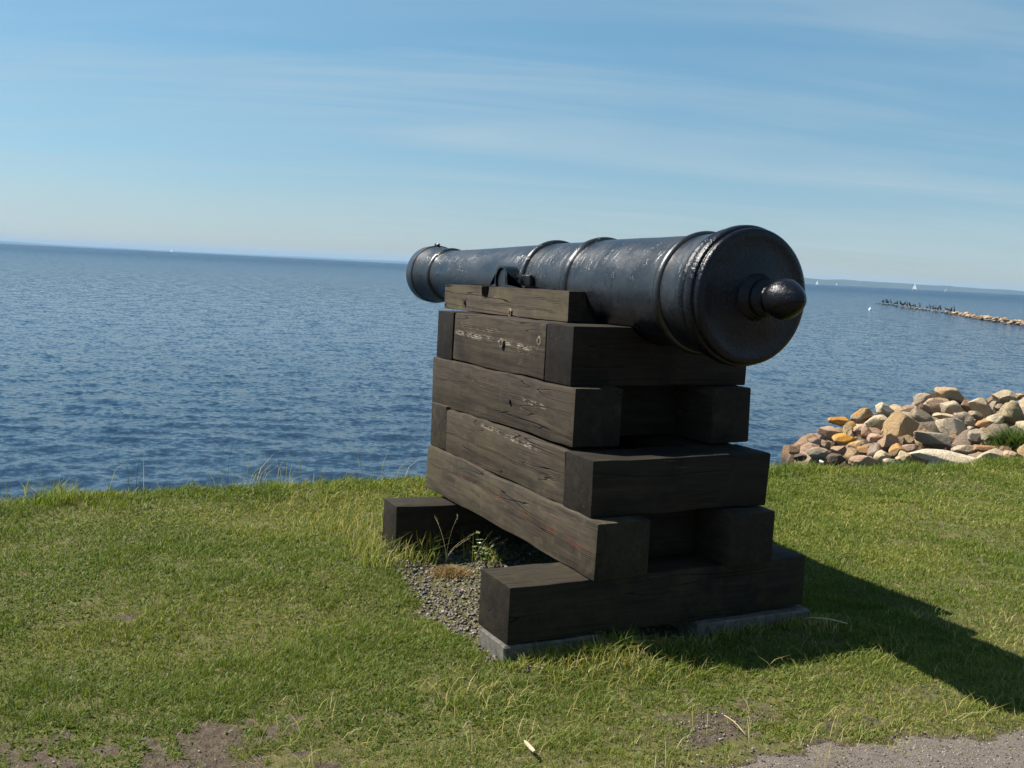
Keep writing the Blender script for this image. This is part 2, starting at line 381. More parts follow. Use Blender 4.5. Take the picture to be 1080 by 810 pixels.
u = RNG.uniform(.1, 2.0, n); v = RNG.uniform(-2.9, 2.4, n)
k = RNG.random(n) < np.clip(path_mask(u, v)*.8+bare_mask(u, v)*.32, 0, 1)**1.4; u, v = u[k], v[k]
r = .0014+.0042*RNG.random(len(u))**4.0; z = height(u, v) + .004+r*.1
g2 = pebble_cloud('grit', np.stack([u, v, z], 1), r, RNG.random(len(u)),
    m_attr('path_grit', [(0, (.04, .032, .027)), (.4, (.11, .09, .075)), (.8, (.21, .178, .15)), (1, (.30, .27, .24))], .85))
tag(g2, 'fine pinkish grey grit scattered over the worn path', 'grit', kind='stuff')

# ------------------------------------------------------------------ grass
def blades(name, P, Hh, W, lean, T, mat):
    n = len(P); az = RNG.uniform(0, 2*np.pi, n); wa = az + RNG.normal(np.pi/2, .5, n)
    dx, dy = np.cos(az), np.sin(az); wx, wy = np.cos(wa)*W/2, np.sin(wa)*W/2
    def pt(f, wf, s):
        b = lean*Hh*f*f
        return np.stack([P[:, 0]+dx*b+wx*wf*s, P[:, 1]+dy*b+wy*wf*s, P[:, 2]+Hh*(f-.30*np.clip(lean, 0, 1.6)*f*f*.6)], 1)
    V = np.stack([pt(0, .8, -1), pt(0, .8, 1), pt(.55, 1, -1), pt(.55, 1, 1), pt(1, 0, 0)], 1)
    b = np.arange(n)*5
    return np_mesh(name, V.reshape(-1, 3), [np.stack([b, b+1, b+3, b+2], 1), np.stack([b+2, b+3, b+4], 1)], mat, attrs={'tint': np.repeat(T, 5)})
GRASS = m_attr('grass_blade', [(0, (.054, .084, .010)), (.3, (.120, .166, .019)), (.55, (.200, .220, .028)), (.72, (.31, .265, .060)), (.85, (.36, .30, .11)), (1, (.43, .365, .18))], .6, None, .3, .38)
def under_mount(u, v): return (u > -1.93) & (u < -.10) & (v > -.36) & (v < 1.27) & ((u < -1.66) | (u > -.45) | (v > .1))
def lawn():
    P = []; 
    def samp(n, u0, u1, v0, v1): return RNG.uniform(u0, u1, n), RNG.uniform(v0, v1, n)
    u, v = [], []
    for (dens, box) in ((30000, (-.6, 1.6, -3.0, 1.9)), (19000, (-2.2, -.6, -3.3, 3.6)), (13000, (-4.15, -2.2, -4.2, 4.2)), (9500, (-4.1, -.6, 3.6, 10.5)), (12000, (-.6, 1.0, 1.9, 4.4))):
        n = int(dens*(box[1]-box[0])*(box[3]-box[2])); a, b = samp(n, *box); u.append(a); v.append(b)
    u = np.concatenate(u); v = np.concatenate(v)
    # keep what the lawn in front of and just beside the view needs
    d = np.stack([u-CAM[0], v-CAM[1]], 1); f = d@FWD[:2]/np.linalg.norm(FWD[:2]); s = d@RGT[:2]
    keep = (f > 1.6) & (np.abs(s) < f*.60+.5)
    bare = bare_mask(u, v); gm = gravel_mask(u, v); e = edge_u(v)
    patch = fbm(u*2.2, v*2.2, 41, 4)
    keep &= RNG.random(len(u)) > np.clip(bare*1.15, 0, .93)
    keep &= RNG.random(len(u)) > gm*.985
    keep &= ~under_mount(u, v) & (u > e-.62)
    keep &= RNG.random(len(u)) < .2+1.25*patch - .55*sstep(.62, .74, fbm(u*11, v*11, 49, 3))
    u, v, bare, patch, e, f = (q[keep] for q in (u, v, bare, patch, e, f))
    n = len(u); z = height(u, v)-.004
    tuft = sstep(.5, .72, fbm(u*4.5, v*4.5, 43, 3))
    h = RNG.uniform(.012, .031, n)*(1+.6*tuft)*(1-.5*bare)
    near_edge = np.exp(-((u-e+.05)/.30)**2)
    h = h*(1+1.5*near_edge*RNG.random(n))
    # tint: patches of green and of dried grass
    dry = .50*sstep(.42, .66, fbm(u*1.1, v*1.1, 44, 4)) + .26*sstep(.45, .6, fbm(u*5, v*5, 47, 3))*sstep(-.2, 1.0, v-u*.2) + .38*sstep(-.1, .8, u)*sstep(-2.2, -.6, v) + .12*sstep(1.8, 5, v) + .3*bare
    dry += .30*np.exp(-(((u+2.6)/.8)**2+((v+.45)/.6)**2))
    T = RNG.beta(2.2, 3.2, n)*.58 + dry*.42*RNG.random(n)**.6
    straw = RNG.random(n) < .02+.12*np.clip(dry, 0, 1)
    T = np.where(straw, RNG.uniform(.74, .98, n), T)
    lean = np.abs(RNG.normal(.65, .4, n)) + straw*.15
    h = np.where(straw, h*1.05, h)
    w = np.clip(.0011*np.maximum(f, 2.6)**.92*.62, .0017, .0052)*RNG.uniform(.75, 1.35, n)
    # broad low leaves of clover and plantain between the blades
    br = (RNG.random(n) < .035+.12*sstep(.56, .7, fbm(u*3.1, v*3.1, 48, 3))) & (u < 1.0)
    h = np.where(br, RNG.uniform(.012, .024, n), h); w = np.where(br, RNG.uniform(.006, .011, n), w); lean = np.where(br, RNG.uniform(.7, 1.5, n), lean)
    T = np.where(br, RNG.uniform(.05, .34, n), T)
    return np.stack([u, v, z], 1), h, w, lean, np.clip(T, 0, 1)
L = [lawn()]
def tufts(spec):
    """longer growth: (px, py, count, spread, h0, h1, dryness, ground z)"""
    out = []
    for (x, y, cnt, sp, h0, h1, dr) in spec:
        c = on_z(x, y, -.085); n = cnt
        u = c[0]+RNG.normal(0, sp, n); v = c[1]+RNG.normal(0, sp, n)
        k = ~((u > -.46) & (u < -.155) & (v > -.39) & (v < 1.27)) & ~((u > -1.89) & (u < -1.655) & (v > -.345) & (v < 1.27)); u, v = u[k], v[k]; n = len(u)
        T = np.where(RNG.random(n) < dr, RNG.uniform(.68, .95, n), RNG.uniform(.2, .6, n))
        out.append((np.stack([u, v, height(u, v)-.004], 1), RNG.uniform(h0, h1, n), RNG.uniform(.0022, .0042, n), np.abs(RNG.normal(.75, .45, n)), T))
    return out
L += tufts([(548, 708, 60, .02, .03, .07, .3), (565, 700, 110, .02, .03, .07, .3), (585, 697, 120, .02, .03, .08, .3), (560, 704, 70, .03, .03, .08, .3), (585, 702, 80, .03, .03, .09, .25), (608, 700, 90, .03, .03, .09, .25), (632, 697, 90, .03, .04, .10, .2), (670, 692, 90, .04, .03, .09, .3), (700, 688, 90, .04, .03, .08, .3), (735, 683, 90, .04, .03, .08, .3), (765, 678, 100, .035, .03, .08, .3), (795, 672, 100, .035, .03, .08, .3), (825, 666, 100, .035, .03, .08, .3), (850, 664, 100, .04, .03, .08, .5),
      (392, 590, 260, .10, .06, .17, .5), (372, 570, 220, .13, .06, .16, .5), (400, 605, 120, .06, .06, .2, .45), (340, 540, 300, .22, .05, .13, .55),
            (430, 603, 90, .06, .06, .2, .3), (448, 600, 60, .05, .08, .24, .3), (500, 598, 45, .05, .08, .22, .25), (520, 602, 50, .04, .06, .16, .2),
            (575, 705, 130, .06, .04, .10, .25), (620, 698, 160, .05, .04, .11, .2), (655, 694, 150, .04, .05, .13, .2), (600, 715, 160, .09, .03, .08, .4), (660, 712, 260, .09, .03, .09, .5),
            (720, 705, 160, .08, .03, .09, .4), (860, 560, 160, .10, .04, .10, .35), (835, 545, 120, .10, .04, .10, .4), (975, 655, 60, .05, .04, .09, .4), (940, 690, 160, .10, .03, .09, .55), (860, 668, 150, .08, .03, .09, .95), (500, 735, 160, .10, .03, .09, .45), (1060, 655, 60, .1, .03, .08, .4)])
# stems along the bank edge
n = 1900
v = RNG.uniform(-4.2, 10, n); u = edge_u(v)-RNG.uniform(-.05, .5, n)
clump = RNG.random(n) < .12+.9*sstep(.45, .7, fbm(v*1.3, v*0, 51, 3))
u, v = u[clump], v[clump]; n = len(u)
L.append((np.stack([u, v, height(u, v)-.005], 1), RNG.uniform(.10, .38, n)*np.where(v < 1.2, 1., .35), RNG.uniform(.0026, .0045, n), np.abs(RNG.normal(.5, .35, n)), np.where(RNG.random(n) < .55, RNG.uniform(.68, .95, n), RNG.uniform(.25, .6, n))))
n = 24000
v = RNG.uniform(-4.4, 10.4, n); u = edge_u(v)-RNG.uniform(-.25, .40, n)
h = RNG.uniform(.03, .10, n)*(.35+2.7*sstep(.35, .75, fbm(v*2.1, u*0, 52, 3)))*np.where(v < 1.5, 1.15, .42)
L.append((np.stack([u, v, height(u, v)-.004], 1), h, RNG.uniform(.003, .005, n), np.abs(RNG.normal(.7, .4, n)), np.clip(RNG.beta(2, 3, n)*.62+.25*sstep(.5, .7, fbm(v*.9, u*0+4, 53, 3))*RNG.random(n), 0, 1)))
n = 1500
u = RNG.uniform(-.1, 1.15, n); v = RNG.uniform(-1.6, 2.2, n)
k = ~under_mount(u, v) & (RNG.random(n) < .15+1.1*sstep(.4, .7, fbm(u*3, v*3, 55, 3))); u, v = u[k], v[k]; n = len(u)
L.append((np.stack([u, v, height(u, v)+.006], 1), RNG.uniform(.03, .085, n), RNG.uniform(.0015, .0028, n), RNG.uniform(1.1, 1.9, n), RNG.uniform(.70, .97, n)))
cat = [np.concatenate([q[i] for q in L]) for i in range(5)]
grass = blades('grass', *cat, GRASS)
tag(grass, 'short mown lawn grass with dry straw patches on the shore', 'grass', kind='stuff')

# ------------------------------------------------------------------ timber mounting
mount = empty('timber_gun_mount', (-1.0, .54, 0))
tag(mount, 'stepped stack of dark weathered timbers carrying the black cannon', 'gun mount')
MO = np.array([-1.0, .54, 0.])
def timber(name, c0, c1, axis, mat, label=None, bev=.012, wob=.0065, seed=0, tilt=0., outline=None):
    """a squared beam from corner c0 to c1 with worn arrises; tilt raises z with x"""
    c0 = np.array(c0, float); c1 = np.array(c1, float); ctr = (c0+c1)/2; sz = c1-c0
    bm = bmesh.new()
    bmesh.ops.create_cube(bm, size=1)
    bmesh.ops.scale(bm, vec=Vector(sz), verts=bm.verts)
    L_ = sz[axis]; cuts = max(2, int(L_/.09))
    ed = [e for e in bm.edges if abs((e.verts[0].co-e.verts[1].co)[axis]) > L_*.9]
    bmesh.ops.bevel(bm, geom=list(bm.edges), offset=bev, segments=2, affect='EDGES', profile=.6)
    ed = [e for e in bm.edges if abs((e.verts[0].co-e.verts[1].co)[axis]) > L_*.8]
    bmesh.ops.subdivide_edges(bm, edges=ed, cuts=cuts, use_grid_fill=True)
    for vt in bm.verts:
        p = Vector(vt.co); q = p*2.6+Vector((seed*3.1, seed*1.7, seed*.9))
        edge = sum(abs(abs(p[i])-sz[i]/2) < bev*1.1 for i in range(3))
        a = wob*(1.0 if edge < 2 else 1.7)
        nv = mnoise.noise_vector(q)+.5*mnoise.noise_vector(q*4.3)
        vt.co += Vector([nv[i]*a for i in range(3)])
        vt.co.z += tilt*(p.x+ctr[0]+1.0)
    o = build(name, bm, mat, mount, smooth=False, loc=tuple(ctr-MO))
    me = o.data
    for pl in me.polygons: pl.use_smooth = True
    md = o.modifiers.new('es', 'EDGE_SPLIT') if False else None
    me.set_sharp_from_angle(angle=D2R(28))
    if label: o['label'] = label
    return o
z1, z2, z3, z4, z5, z6 = .2595, .5208, .7836, 1.0614, 1.3468, 1.5008
S = .0138; g = .003
PALE = (.26, .205, .13); WHT = (.42, .375, .31); RED = (.15, .048, .024)
wx = m_wood('timber_along', 0); wy = m_wood('timber_across_shaded', 1, .5)  # same wood, across beams toned down to carry the rear side's shade
wsl = m_wood('timber_sleeper_shaded', 1, .6, moss=.75)  # sleeper colour also darkened for its shaded rear face
# tier 6: two sleepers across
timber('sleeper', (-.4525, -.3842, 0), (-.1638, 1.26, z1-g), 1, wsl, seed=1)
timber('sleeper', (-1.88, -.3428, 0), (-1.6614, 1.28, z1-g), 1, wsl, seed=2, wob=.006)
# tier 5: two long timbers (one end is lighter, red rot along the near one)
w5 = m_wood('timber_red_rot', 0, 1.25, streaks=((0, -.55, .98, 2, .055, -.012, RED, .40), (0, .25, .98, 2, .0, -.03, (.13, .052, .03), .5), (0, -.95, -.2, 2, .03, .05, (.09, .075, .05), .5)), moss=.35)  # near side's long beams toned lighter, sunlight put into their colour
timber('long_beam', (-2.0931, .0058, z1), (-.1146, .285, z2-g), 0, w5, 'long lower beam with a red brown rot streak', seed=3)
timber('long_beam', (-2.09, .73, z1), (-.1146, 1.0018, z2-g), 0, wx, seed=4)
# tier 4: cross beams at both ends, filler beams between them
w4 = m_wood('timber_scarred_top', 0, 1.2, streaks=((0, -.25, .45, 2, .115, .085, WHT, .42), (0, .40, .66, 2, -.02, -.03, RED, .52), (0, -.78, .7, 2, -.01, -.03, (.05, .04, .03), .5)), moss=.3)
timber('cross_beam', (-.452, .0175, z2), (-.1933, 1.006, z3-g), 1, wy, seed=5, tilt=0)
timber('cross_beam', (-2.0969, .0175, z2), (-1.86, 1.006, z3-g), 1, m_wood('timber_ochre_end', 1, 1.15, moss=.9), seed=6)
timber('filler_beam', (-1.857, .0195, z2), (-.455, .285, z3-.012), 0, w4, seed=7)
timber('filler_beam', (-1.857, .73, z2), (-.455, 1.004, z3-g), 0, wx, seed=8)
timber('cross_beam', (-2.06, .288, z1), (-1.8, .727, z2-g), 1, wy, seed=21)  # unseen beam added to shut out daylight at the far end
timber('cross_beam', (-.64, .288, z1+.002), (-.37, .727, z2-g), 1, wy, seed=23)  # unseen beam added inside so the gap stays dark
# tier 3: long timbers
w3 = m_wood('timber_scarred', 0, 1.0, streaks=((0, -.62, .05, 2, .075, .035, PALE, .52), (0, .12, .62, 2, .03, .01, WHT, .46), (0, -.85, -.3, 2, .0, .02, (.09, .075, .055), .5)))
timber('long_beam', (-2.1652, .0487, z3), (-.4323, .30, z4-g), 0, w3, seed=9, tilt=S)
timber('long_beam', (-2.1652, .83, z3), (-.4323, 1.0717, z4-g), 0, wx, seed=10, tilt=S)
timber('cross_beam', (-2.12, .305, z3), (-1.85, .825, z4-g), 1, wy, seed=22)  # unseen closing beam added, keeps daylight out of this tier
timber('cross_beam', (-1.05, .305, z3+.004), (-.72, .825, z4-g), 1, wy, seed=24)  # added blocker in the recess, makes the opening read black
# tier 2
w2 = m_wood('timber_white_scars', 0, 1.1, streaks=((0, -.55, .10, 2, .065, .055, PALE, .45), (0, -.60, .55, 2, .02, .005, WHT, .42), (0, .0, .55, 2, -.01, -.03, WHT, .50)))
c2 = timber('filler_beam', (-1.925, .0705, z4), (-.79, .33, z5-.006), 0, w2, 'filler beam with white splintered scars', seed=12, tilt=S)
timber('filler_beam', (-1.925, .84, z4), (-.79, 1.098, z5-.006), 0, wx, seed=13, tilt=S)
GUNV, GUNZ = .585, 1.53
def barrel_r(u):
    us = [-3.56, -3.1, -1.65, -1.2, -.6, -.25, .1]; rs = [.19, .173, .224, .236, .255, .276, .285]
    return float(np.interp(u, us, rs))
def hollow_beam(name, u0, u1, v0, v1, zb, zt, mat, seed, tilt=S, cut_from=None, bev=.008):
    """a cross beam hollowed out for the round of the barrel lying in it"""
    bm = bmesh.new(); secs = []
    N = 26
    for uu in np.linspace(u0, u1, 6):
        R_ = barrel_r(uu)+.012; prof = [(v0, zb), (v1, zb), (v1, zt)]
        pts = []
        th = math.acos(min(1, (GUNZ-zt)/R_))
        for i in range(N+1):
            a = th-2*th*i/N; pts.append((GUNV+R_*math.sin(a), GUNZ-R_*math.cos(a)))
        prof += [p for p in pts if v0+.01 < p[0] < v1-.01] + [(v0, zt)]
        secs.append([bm.verts.new((uu, a, b+tilt*(uu+1))) for a, b in prof])
    for s0, s1 in zip(secs, secs[1:]):
        n = len(s0)
        for i in range(n): bm.faces.new((s0[i], s0[(i+1) % n], s1[(i+1) % n], s1[i]))
    bm.faces.new(secs[0][::-1]); bm.faces.new(secs[-1])
    for vt in bm.verts:
        nv = mnoise.noise_vector(Vector(vt.co)*3+Vector((seed, 0, 0))); vt.co += nv*.003
    ctr = Vector(((u0+u1)/2, (v0+v1)/2, (zb+zt)/2))
    bmesh.ops.translate(bm, vec=-ctr, verts=bm.verts)
    se = [e for e in bm.edges if len(e.link_faces) == 2 and e.calc_face_angle(0) > .9]
    bmesh.ops.bevel(bm, geom=se, offset=bev, segments=2, affect='EDGES', profile=.6)
    o = build(name, bm, mat, mount, loc=tuple(np.array(ctr)-MO))
    for pl in o.data.polygons: pl.use_smooth = True
    o.data.set_sharp_from_angle(angle=D2R(28)); return o
hollow_beam('cross_beam', -.787, -.5285, .0685, 1.1008, z4, z5-g, wy, 14)
hollow_beam('cross_beam', -2.1641, -1.93, .0685, 1.1008, z4, z5-g, wy, 15)
# tier 1: cheek timbers either side of the barrel, the near one with a round socket cut in its face
wt = m_wood('timber_top', 0, 1.55, moss=.4, streaks=((0, -.4, .7, 2, -.035, -.03, (.06, .05, .04), .4), (0, .35, .72, 2, .03, .02, (.11, .09, .06), .5)))
def cheek(v0, v1, sign, mat, notch):
    bm = bmesh.new(); us = np.linspace(-2.474, -.8879, 20); secs = []
    zt, zb = z6, z5
    for uu in us:
        R_ = barrel_r(uu)+.010
        prof = [(v0, zb), (v0, zt)]
        for zz in np.linspace(zt, zb, 7):
            w = math.sqrt(max(R_*R_-(GUNZ-zz)**2, .0001)); prof.append((GUNV-sign*w*1.0, zz))
        if sign > 0: prof = [(a, b) for a, b in prof]
        secs.append([bm.verts.new((uu, a, b+S*(uu+1))) for a, b in prof])
    for s0, s1 in zip(secs, secs[1:]):
        n = len(s0)
        for i in range(n): bm.faces.new((s0[i], s0[(i+1) % n], s1[(i+1) % n], s1[i]))
    bm.faces.new(secs[0][::-1]); bm.faces.new(secs[-1])
    for vt in bm.verts:
        nv = mnoise.noise_vector(Vector(vt.co)*3+Vector((sign*5, 0, 0))); vt.co += nv*.0025
    se = [e for e in bm.edges if len(e.link_faces) == 2 and e.calc_face_angle(0) > .9]
    bmesh.ops.bevel(bm, geom=se, offset=.006, segments=2, affect='EDGES', profile=.6)
    bmesh.ops.recalc_face_normals(bm, faces=bm.faces)
    ctr = np.array([-1.68, (v0+v1)/2, (zt+zb)/2]); bmesh.ops.translate(bm, vec=Vector(-ctr), verts=bm.verts)
    o = build('cheek_beam', bm, mat, mount, loc=tuple(ctr-MO))
    if notch:
        cb = bmesh.new(); bmesh.ops.create_cone(cb, cap_ends=True, segments=28, radius1=.054, radius2=.05, depth=.20)
        bmesh.ops.rotate(cb, cent=(0, 0, 0), matrix=Matrix.Rotation(math.pi/2, 3, 'X'), verts=cb.verts)
        bmesh.ops.scale(cb, vec=(1, 1, 1.35), verts=cb.verts)
        bmesh.ops.translate(cb, vec=Vector(notch)-Vector(ctr), verts=cb.verts)
        me = bpy.data.meshes.new('socket_cut'); cb.to_mesh(me); cb.free()
        co = bpy.data.objects.new('socket_cut', me); COL.objects.link(co); co.location = o.location; co.parent = mount
        md = o.modifiers.new('b', 'BOOLEAN'); md.operation = 'DIFFERENCE'; md.object = co; md.solver = 'EXACT'
        bpy.context.view_layer.update()
        dg = bpy.context.evaluated_depsgraph_get()
        nm = bpy.data.meshes.new_from_object(o.evaluated_get(dg)); o.modifiers.clear(); o.data = nm
        bpy.data.objects.remove(co)
    for pl in o.data.polygons: pl.use_smooth = True
    o.data.set_sharp_from_angle(angle=D2R(28))
    return o
# socket position on the near face
def on_v(x, y, vv):
    d = ray(x, y); t = (vv-CAM[1])/d[1]; return CAM+d*t
ns = on_v(511.7, 303, .2385)
cheek(.2385, .36, 1, wt, (ns[0], .2385, ns[2]-.002))
cheek(1.13, .81, -1, wx, None)
# bolt holes with pale rims on the near faces
HOLE = m_plain('bolt_hole_dark', (.004, .004, .004), .9); RIM = m_plain('bolt_hole_rim', (.20, .155, .095), .85, (.08, .06, .04), 90)
def hole(x, y, vv, ring=True, r=.011, name='bolt_hole'):
    c = on_v(x, y, vv); bm = bmesh.new(); n = 14
    # a shallow dark plug
    a = [bm.verts.new((r*math.cos(6.2832*i/n), -.0035, 1.3*r*math.sin(6.2832*i/n))) for i in range(n)]
    b = [bm.verts.new((r*math.cos(6.2832*i/n), .004, 1.3*r*math.sin(6.2832*i/n))) for i in range(n)]
    bm.faces.new(a)
    for i in range(n): bm.faces.new((a[i], a[(i+1) % n], b[(i+1) % n], b[i]))
    o = build(name, bm, HOLE, mount, loc=tuple(np.array([c[0], vv-.006, c[2]])-MO))
    if ring:
        bm = bmesh.new(); q = []
        for rr, yy in ((1.02, -.0025), (1.75, -.0012), (1.95, .003)):
            q.append([bm.verts.new((rr*r*math.cos(6.2832*i/n)*random.uniform(.85, 1.35), yy, 1.3*rr*r*math.sin(6.2832*i/n)*random.uniform(.9, 1.1))) for i in range(n)])
        for s0, s1 in zip(q, q[1:]):
            for i in range(n): bm.faces.new((s0[i], s0[(i+1) % n], s1[(i+1) % n], s1[i]))
        rm = build('chipped_rim', bm, RIM, o)
    return o
hole(538.5, 329.7, .2385, True, .010); hole(490.5, 319, .2385, False, .011)
hole(529.5, 361.5, .0705, True, .011); hole(569.5, 359.5, .0705, True, .010)
hole(538, 423.5, .0487, False, .009)
# iron cap square over the near trunnion
IRON = m_iron(); GLOSS = m_paint_gloss()
TRU = float(on_v(528.5, 290, .275)[0])
def cap_square(v0, v1, par_name='cap_square'):
    bm = bmesh.new()
    vc = (v0+v1)/2; zt = z6+S*(TRU+1)+.0015; zc = GUNZ
    R0, R1 = .073, .085; n = 20
    prof = [( .30, zt), (.30, zt+.016), (R1+.005, zt+.016)]
    pts_o = []; pts_i = []
    a0 = math.asin((zt+.016-zc)/R1)
    for i in range(n+1):
        a = a0+(math.pi-2*a0)*i/n; pts_o.append((R1*math.cos(a), zc+R1*math.sin(a)))
    a0 = math.asin((zt-zc)/R0)
    for i in range(n+1):
        a = a0+(math.pi-2*a0)*i/n; pts_i.append((R0*math.cos(a), zc+R0*math.sin(a)))
    outline = [(.30, zt), (.30, zt+.016)] + pts_o + [(-.15, zt+.016), (-.15, zt)] + pts_i[::-1]
    A = [bm.verts.new((TRU+a-MO[0], v0-MO[1], b)) for a, b in outline]
    B = [bm.verts.new((TRU+a-MO[0], v1-MO[1], b)) for a, b in outline]
    m = len(outline)
    for i in range(m): bm.faces.new((A[i], A[(i+1) % m], B[(i+1) % m], B[i]))
    fa = bm.faces.new(A); fb = bm.faces.new(B[::-1])
    bmesh.ops.triangulate(bm, faces=[fa, fb])
    o = build(par_name, bm, IRON, mount)
    for du, hh, rr in ((-.125, .028, .022), (.17, .030, .026)):
        b2 = bmesh.new(); bmesh.ops.create_cone(b2, cap_ends=True, segments=6, radius1=rr, radius2=rr*.94, depth=hh)
        bmesh.ops.translate(b2, vec=(TRU+du-MO[0], vc-MO[1], zt+.016+hh/2), verts=b2.verts)
        bo = build('bolt', b2, IRON, o)
    b2 = bmesh.new(); bmesh.ops.create_cube(b2, size=1); bmesh.ops.scale(b2, vec=(.085, .03, .062), verts=b2.verts)
    bmesh.ops.bevel(b2, geom=list(b2.edges), offset=.006, segments=1, affect='EDGES')
    bmesh.ops.translate(b2, vec=(TRU+.215-MO[0], v1-.02-MO[1], zt+.016+.031), verts=b2.verts)
    build('lug', b2, IRON, o)
    return o
cap_square(.275, .358); cap_square(.82, .89)

# ------------------------------------------------------------------ cannon
gun = empty('cannon', (-1.7, GUNV, GUNZ))
tag(gun, 'black painted old iron cannon pointing out to sea', 'cannon')
def lathe(name, prof, mat, parent, seg=96, close=True, wob=0.0, x0=-1.7):
    bm = bmesh.new(); rings = []
    for (uu, r) in prof:
        if r < 1e-5: rings.append([bm.verts.new((uu-x0, 0, 0))]); continue
        rr = []
        for i in range(seg):
            a = 2*math.pi*i/seg; y, z = math.cos(a), math.sin(a)
            q = r
            if wob: q += wob*mnoise.noise(Vector((uu*6, y*2.2, z*2.2)))
            rr.append(bm.verts.new((uu-x0, q*y, q*z)))
        rings.append(rr)
    for a, b in zip(rings, rings[1:]):
        if len(a) == 1 and len(b) == 1: continue
        for i in range(seg):
            j = (i+1) % seg
            if len(a) == 1: bm.faces.new((a[0], b[j], b[i]))
            elif len(b) == 1: bm.faces.new((a[i], a[j], b[0]))
            else: bm.faces.new((a[i], a[j], b[j], b[i]))
    o = build(name, bm, mat, parent, smooth=True)
    o.data.set_sharp_from_angle(angle=D2R(40)); return o
def dense(pr, step=.05):
    out = [pr[0]]
    for p, q in zip(pr, pr[1:]):
        n = max(1, int(abs(q[0]-p[0])/step))
        for i in range(1, n+1): out.append((p[0]+(q[0]-p[0])*i/n, p[1]+(q[1]-p[1])*i/n))
    return out
body = [(-3.0, 0), (-3.0, .083), (-3.55, .083), (-3.565, .09), (-3.568, .190), (-3.564, .199), (-3.552, .204), (-3.50, .207), (-3.455, .209), (-3.44, .208), (-3.436, .202), (-3.39, .197), (-3.33, .188), (-3.25, .182),
        (-3.2, .180), (-3.1, .174), (-1.70, .222), (-1.60, .227), (-1.2, .237), (-1.13, .240), (-1.08, .247), (-.6, .2575), (-.30, .265), (-.22, .268), (-.05, .281), (-.03, .281), (-.03, .12), (-.03, 0)]
lathe('barrel', dense(body), IRON, gun, wob=.0016)
def ring(u0, rb, ro, w, double=False):
    if double: pr = [(u0-w, rb-.01), (u0-w, rb+.004), (u0-w*.7, rb+(ro-rb)*.55), (u0-w*.35, rb+(ro-rb)*.55), (u0-w*.25, rb+.004), (u0-w*.15, rb+.004), (u0-w*.05, ro-.003), (u0+w*.35, ro), (u0+w*.75, ro-.004), (u0+w, rb+.003), (u0+w, rb-.01)]
    else: pr = [(u0-w, rb-.01), (u0-w, rb+.002), (u0-w*.75, ro-.006), (u0-w*.3, ro), (u0+w*.3, ro), (u0+w*.75, ro-.006), (u0+w, rb+.002), (u0+w, rb-.01)]
    lathe('moulded_ring', pr, IRON, gun, wob=.0008)
ring(-3.185, .179, .193, .022); ring(-1.645, .2245, .246, .024); ring(-1.14, .2395, .262, .052, True); ring(-.245, .267, .285, .034, True)
base = [(-.05, .26), (-.05, .286), (-.04, .294), (-.022, .298), (-.006, .294), (.0, .288), (.006, .288), (.012, .302), (.028, .308), (.052, .308), (.062, .303), (.066, .292), (.072, .290), (.080, .296), (.094, .296), (.104, .290), (.110, .278), (.112, .262), (.108, .250), (.112, .20), (.118, .15), (.126, .12), (.13, 0)]
lathe('base_ring', base, GLOSS, gun, wob=.0012)
casc = [(.118, 0), (.120, .105), (.138, .098), (.150, .080), (.162, .074), (.170, .080), (.182, .084), (.196, .079), (.206, .064), (.216, .056), (.228, .056), (.242, .064), (.258, .074), (.278, .083), (.298, .0865), (.318, .084), (.340, .075), (.362, .062), (.382, .047), (.398, .033), (.410, .018), (.417, .006), (.419, 0)]
lathe('cascabel_knob', casc, GLOSS, gun, seg=56, wob=.0012)
for s in (-1, 1):
    bm = bmesh.new(); bmesh.ops.create_cone(bm, cap_ends=True, segments=40, radius1=.070, radius2=.070, depth=.14)
    bmesh.ops.bevel(bm, geom=[e for e in bm.edges if abs(e.verts[0].co.z-e.verts[1].co.z) < 1e-5], offset=.006, segments=2, affect='EDGES')
    bmesh.ops.rotate(bm, cent=(0, 0, 0), matrix=Matrix.Rotation(math.pi/2, 3, 'X'), verts=bm.verts)
    o = build('trunnion', bm, IRON, gun, smooth=True, loc=(TRU+1.7, s*.228, 0)); o.data.set_sharp_from_angle(angle=D2R(35))
bm = bmesh.new(); bmesh.ops.create_cube(bm, size=1); bmesh.ops.scale(bm, vec=(.07, .022, .026), verts=bm.verts)
bmesh.ops.bevel(bm, geom=list(bm.edges), offset=.006, segments=2, affect='EDGES')
build('front_sight', bm, IRON, gun, smooth=True, loc=(-3.47+1.7, 0, .214))

# ------------------------------------------------------------------ concrete pads
CON = m_concrete()
def slab(u0, u1, v0, v1, z0, z1_, label, seed):
    bm = bmesh.new(); bmesh.ops.create_cube(bm, size=1); bmesh.ops.scale(bm, vec=(u1-u0, v1-v0, z1_-z0), verts=bm.verts)
    bmesh.ops.bevel(bm, geom=list(bm.edges), offset=.008, segments=1, affect='EDGES')
    bmesh.ops.subdivide_edges(bm, edges=list(bm.edges), cuts=4, use_grid_fill=True)
    for vt in bm.verts: vt.co += mnoise.noise_vector(Vector(vt.co)*9+Vector((seed, 0, 0)))*.004
    o = build('concrete_slab', bm, CON, None, loc=((u0+u1)/2, (v0+v1)/2, (z0+z1_)/2))
    tag(o, label, 'slab'); return o
slab(-.42, -.158, -.398, .08, -.115, -.006, 'thin grey concrete slab under the near left end of the sleeper', 1)
slab(-.50, -.125, .60, 1.285, -.15, -.006, 'thin grey concrete slab in shadow under the right end of the sleeper', 2)

